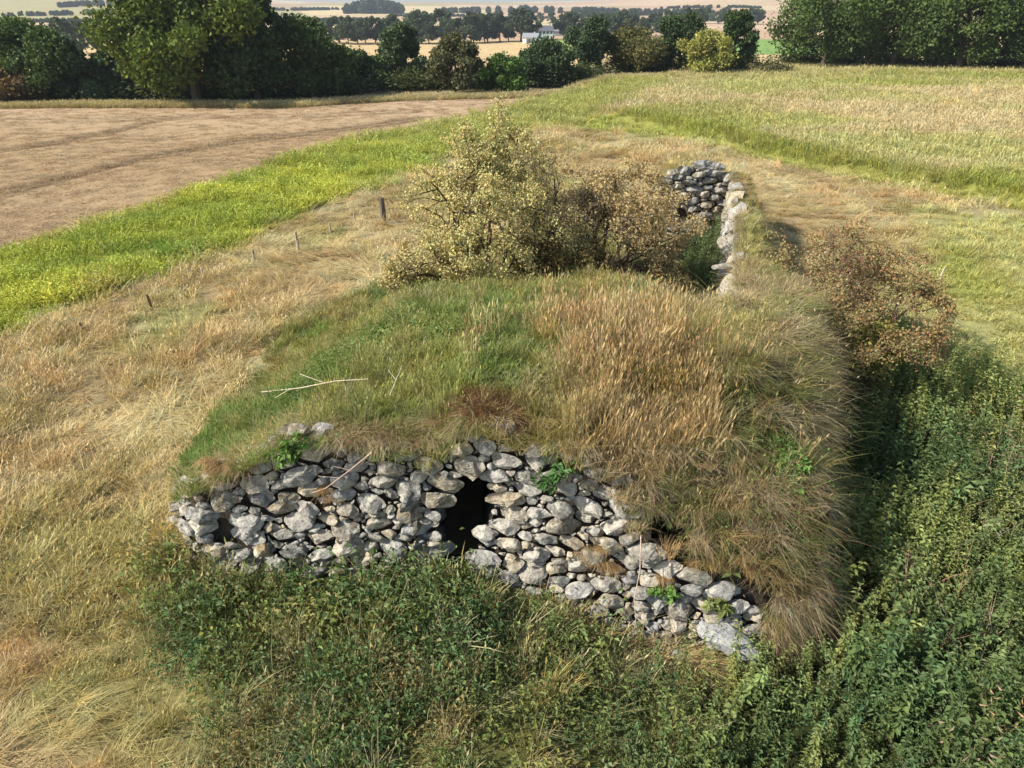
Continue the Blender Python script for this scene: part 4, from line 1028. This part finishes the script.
# ------------------------------------------------------------------ far trees (copies), beyond the valley fields
def copy_tree(src, loc, sc, rz, colour, label, group):
    r = src.copy(); col.objects.link(r); r.location = loc; r.scale = sc; r.rotation_euler = (0, 0, rz); r['label'] = label; r['group'] = group
    for ch in src.children:
        c_ = ch.copy(); col.objects.link(c_); c_.parent = r; c_.color = (*colour, 1)
    return r
protos = []
far_rows = []   # (u, v_base, v_top, w)
for (u0, v0, u1, v1, n_, hp) in ((0, 62, 110, 52, 6, 34), (296, 44, 400, 43, 11, 27), (408, 44, 530, 42, 14, 30), (560, 40, 690, 36, 12, 26), (470, 24, 640, 22, 14, 12), (700, 24, 760, 24, 6, 16)):
    for i in range(n_):
        t = (i+.5)/n_; far_rows.append((u0+(u1-u0)*t+rng.normal()*3, v0+(v1-v0)*t+rng.normal()*.5, hp*rng.uniform(.75, 1.15)))
def far_xy(u, v):
    # march the view ray down to the terrain
    r, dy, dz = ray(u, v); t = 100.0
    while t < 5000:
        if H+dz*t < float(T(r*t, dy*t)): break
        t *= 1.01
    return r*t, dy*t
for j, (u, v, hp) in enumerate(far_rows):
    x, y = far_xy(u, v); z = float(T(x, y)); zc = y*CP-(z-H)*SP; h = hp/F*zc*.95
    cc = np.array([.06, .085, .04])*rng.uniform(.8, 1.25)
    if j < 4:
        src = make_tree('tree', 'dark tree in the far rows across the valley', (x, y, z), 10, 9, 700+j, cc, 4000, .62, 16, .2, .04, group='trees in the far rows across the valley')
        src.scale = (h/10*1.2, h/10*1.2, h/10); protos.append(src)
    else:
        f = h/10; copy_tree(protos[j % 4], (x, y, z), (f*rng.uniform(1.0, 1.5), f*rng.uniform(1, 1.4), f), rng.uniform(0, 6.28), cc, 'dark tree in the far rows across the valley', 'trees in the far rows across the valley')
# woods on the far hills: masses nobody could count
def far_wood(name, label, u0, u1, v, hp, n, seed):
    r_ = np.random.default_rng(seed); Ps = []
    x0, y0 = far_xy(u0, v); x1, y1 = far_xy(u1, v); zc = .5*(y0+y1)
    for i in range(n):
        t = r_.random(); x = x0+(x1-x0)*t; y = y0+(y1-y0)*t+r_.uniform(0, 40); h = hp/F*y*.85*(.55+.45*math.sin(math.pi*min(max(t, .04), .96)))*r_.uniform(.8, 1.1); z = float(T(x, y))
        m = 160; d = r_.normal(size=(m, 3)); d /= np.linalg.norm(d, axis=1)[:, None]
        Ps.append(np.array([x, y, z+h*.52])+d*np.array([h*.42, h*.42, h*.52]))
    P = np.concatenate(Ps); r2 = np.random.default_rng(seed)
    o = leaf_cards(name, P, .0035*zc, r2, (.045, .065, .035), None); tag(o, label, kind='stuff')
far_wood('distant_wood', 'dark rounded wood on the hill above the golden field', 342, 402, 14, 12, 60, 801)
far_wood('distant_wood', 'faint wood high on the left hill', 55, 215, 8, 6, 70, 802)
far_wood('distant_wood', 'thin line of trees on the middle skyline', 440, 620, 13, 6, 60, 803)
far_wood('distant_wood', 'hedge line of trees across the pale left fields', 0, 190, 17, 4, 80, 804)
far_wood('distant_wood', 'hedge line of trees on the right hill fields', 600, 765, 16, 4, 70, 805)

for q_, (a_, b_, v_, hp_) in enumerate(((300, 380, 22, 2.6), (395, 470, 17, 2.2), (640, 760, 22, 2.4), (600, 700, 12, 1.8), (5, 100, 23, 2.6), (660, 765, 9, 1.6), (250, 340, 10, 1.8))):
    far_wood('distant_hedge', 'thin dark field hedge crossing the far hillside, %s' % ('below the small hill wood', 'right of the small hill wood', 'above the right gap in the trees', 'high right of the farm', 'low on the left hill', 'highest on the right', 'just right of the biggest tree')[q_], a_, b_, v_, hp_, 60, 820+q_)

# ------------------------------------------------------------------ farm
def farmhouse(name, label, u, v, L, W, Hh, roofh, wallm, roofm, rz, nwin):
    x, y = far_xy(u, v); root = empty(name, (x, y, float(T(x, y))-.2), label, 'building', rz=rz)
    mb = MB(); mb.box(-L/2, L/2, -W/2, W/2, 0, Hh)
    mb.add([(-L/2, -W/2, Hh), (-L/2, W/2, Hh), (-L/2, 0, Hh+roofh*.97), (L/2, -W/2, Hh), (L/2, W/2, Hh), (L/2, 0, Hh+roofh*.97)], [[0, 2, 1], [3, 4, 5]])
    mb.build('wall', wallm, root)
    rb = MB(); e = .4; s = roofh/(W/2)
    for sg in (-1, 1):
        a = (sg*(W/2+e), Hh-e*s+.05); b = (0, Hh+roofh+.05)
        rb.add([(-L/2-e, a[0], a[1]), (L/2+e, a[0], a[1]), (L/2+e, b[0], b[1]), (-L/2-e, b[0], b[1]), (-L/2-e, a[0], a[1]+.2), (L/2+e, a[0], a[1]+.2), (L/2+e, b[0], b[1]+.2), (-L/2-e, b[0], b[1]+.2)],
               [[0, 1, 2, 3], [4, 7, 6, 5], [0, 4, 5, 1], [0, 3, 7, 4], [1, 5, 6, 2]])
    roof = rb.build('roof', roofm, root)
    if nwin:
        for cx in (-L/2+.6, L/2-.6):
            cb = MB(); cb.box(cx-.4, cx+.4, -.4, .4, Hh+roofh-.3, Hh+roofh+1.3); cb.build('chimney', wallm, roof)
        for fl in range(2):
            for i in range(nwin):
                cx = -L/2+(i+.5)*L/nwin
                if fl == 0 and i == nwin//2:
                    db = MB(); db.box(cx-.5, cx+.5, -W/2-.06, -W/2+.02, 0.1, 2.2); db.build('door', M_pdoor, root); continue
                wb = MB(); wb.box(cx-.5, cx+.5, -W/2-.05, -W/2+.02, .9+fl*2.7, 2.2+fl*2.7); wb.build('window', M_glass, root)
    else:
        db = MB(); db.box(-2, 2, -W/2-.06, -W/2+.02, .1, Hh*.8); db.build('door', M_slate, root)
farmhouse('farmhouse', 'white farmhouse with a slate roof among trees across the valley', 543, 40, 11, 6, 5.0, 2.6, M_white, M_slate, .15, 5)
farmhouse('barn', 'long pale roofed barn left of the white farmhouse', 531, 43, 8, 6, 3.0, 1.8, M_white, M_tin, -.2, 0)
farmhouse('barn', 'low grey shed right of the white farmhouse', 565, 36, 18, 8, 3.2, 2.0, M_tin, M_tin, .1, 0)

# ------------------------------------------------------------------ fence posts
def post(u, vb, hpx, w, label, tilt=0, cc=(1, 1, 1), square=True):
    x, y = gp(u, vb, 0); z = float(T(x, y)); zc = y*CP-(z-H)*SP; h = hpx/F*zc*1.12
    root = empty('fence_post', (x, y, z), label, 'post', 'old fence posts left of the ruin')
    mb = MB(); r_ = np.random.default_rng(int(u)); k = 7; pts = [(tilt*h*t, .02*math.sin(3*t), -.25+(h+.25)*t) for t in (0, .3, .6, .85, 1)]
    mb.tube(pts, [w*.55, w*.5, w*.52, w*.48, w*.40], k, cc); mb.V[0] += r_.normal(size=mb.V[0].shape)*w*.03
    mb.build('post_shaft', M_wood, root); return root
post(384, 225, 23, .24, 'thickest dark fence post, nearest the pale shrub', -.02, (.42, .36, .32))
post(299, 254, 19, .11, 'pale slim fence post near the foot of the bright weeds', -.03, (1.3, 1.2, 1.05))
post(254, 263, 11, .09, 'short stub of a post left of the pale slim one', .05, (1.2, 1.1, 1.0))
post(205, 280, 11, .10, 'stubby grey post right of the dark short one', -.1, (1.35, 1.25, 1.15))
post(153, 312, 16, .10, 'dark short leaning post in dry grass', -.12, (.55, .42, .3))
post(83, 336, 13, .08, 'thin brown post at the left of the row', .04, (.8, .65, .5))
post(331, 236, 11, .09, 'small post just right of the pale slim one', .0, (1.2, 1.05, .95))
post(355, 224, 9, .08, 'tiny post left of the thickest dark post', .0, (1.2, 1.05, .95))
post(934, 292, 21, .07, 'pale leaning stake right of the reddish shrub', .16, (1.7, 1.65, 1.5))

# ------------------------------------------------------------------ loose stones, dead branches, hanging stem
def loose(u, v, y, r, label, seed, cc, sq=(1.2, 1, .75)):
    x, z = at_y(u, v, y); bm_r = np.random.default_rng(seed)
    import bmesh
    bm = bmesh.new(); bmesh.ops.create_icosphere(bm, subdivisions=3, radius=1)
    co = np.array([v_.co[:] for v_ in bm.verts])
    for _ in range(9):
        nn = bm_r.normal(size=3); nn /= np.linalg.norm(nn); pr = co@nn; d = bm_r.uniform(.6, .85); co -= np.where(pr > d, pr-d, 0)[:, None]*nn
    co = co*(1+.06*bm_r.normal(size=(len(co), 1))*.4)*np.array(sq)*r
    me = bpy.data.meshes.new('loose_stone')
    for v_, c_ in zip(bm.verts, co): v_.co = c_
    bm.to_mesh(me); bm.free(); me.materials.append(M_stone)
    a = me.color_attributes.new('bc', 'FLOAT_COLOR', 'POINT'); a.data.foreach_set('color', np.tile([*cc, 1.0], len(me.vertices)).astype(np.float32))
    o = bpy.data.objects.new('loose_stone', me); col.objects.link(o); o.location = (x, y, z); o.rotation_euler = (0, 0, bm_r.uniform(0, 6)); tag(o, label, 'stone'); return o
loose(262, 551, 9.15, .13, 'tan rounded stone at the foot of the wall near its left end', 1, (.33, .24, .13))
loose(616, 497, 9.15, .16, 'upright white stone at the right top of the facing', 3, (.5, .5, .48), (.7, .7, 1.3))
loose(722, 636, 8.45, .34, 'long smooth grey slab low at the right corner', 4, (.27, .28, .29), (1.9, .8, .5))
loose(672, 655, 8.5, .22, 'pale mottled block low beneath the long slab', 5, (.3, .3, .28), (1.4, .9, .7))
loose(727, 266, 19.2, .24, 'pale slab slumped on the pit rim', 6, (.28, .26, .22), (2.0, .8, .5))
def twig(name, label, pts, r, cc, branches=()):
    mb = MB(); n = len(pts); mb.tube(pts, [r*(1-.6*i/(n-1)) for i in range(n)], 5, cc)
    for b in branches: mb.tube(b, [r*.5, r*.4, r*.2][:len(b)], 4, cc)
    o = mb.build(name, M_wood); tag(o, label, 'branch'); return o
def mp(u, v, dz=.35):
    x, y = gp(u, v, 2.4); 
    for _ in range(6): z = gz(x, y)+dz; x, y = gp(u, v, z)
    return (x, y, z)
pale = (1.7, 1.6, 1.45)
twig('dead_branch', 'bleached forked dead branch lying on the green left of the mound', [mp(262, 392), mp(300, 388), mp(335, 381, .42), mp(368, 379)], .014, pale, ([mp(290, 389), mp(275, 398)], [mp(325, 383), mp(300, 374, .5)]))
twig('dead_branch', 'short thin pale twig standing beside the middle of the mound', [mp(390, 395), mp(396, 380, .5), mp(402, 365, .6)], .009, pale, ([mp(396, 380, .5), mp(388, 370, .6)],))
def fp(u, v, y): x, z = at_y(u, v, y); return (x, y, z)
twig('dead_bramble', 'dry bramble stem slanting across the upper left stones', [fp(372, 452, 9.1), fp(350, 470, 9.0), fp(326, 488, 8.95), fp(312, 493, 8.95)], .011, (1.5, 1.2, 1.15), ([fp(350, 470, 9.0), fp(332, 466, 9.0)], [fp(340, 478, 9.0), fp(318, 476, 9.0)]))
twig('dead_bramble', 'long thin pale stem hanging down the right part of the wall', [fp(641, 535, 8.75), fp(640, 570, 8.6), fp(634, 600, 8.5), fp(636, 620, 8.4), fp(629, 655, 8.3)], .012, (1.6, 1.4, 1.35), ([fp(636, 620, 8.4), fp(628, 628, 8.4)], [fp(634, 600, 8.5), fp(645, 615, 8.4)]))

# ------------------------------------------------------------------ air
def build_haze():
    mb = MB(); mb.box(-4300, 4300, -60, 5300, -30, 190)
    m, nt, out = newmat('haze_air'); p = nt.nodes.new('ShaderNodeVolumePrincipled'); p.inputs['Color'].default_value = (.82, .9, 1, 1)
    p.inputs['Density'].default_value = .00016; p.inputs['Anisotropy'].default_value = .2
    nt.links.new(p.outputs[0], out.inputs['Volume']); o = mb.build('haze', m); tag(o, None, kind='stuff')
build_haze()
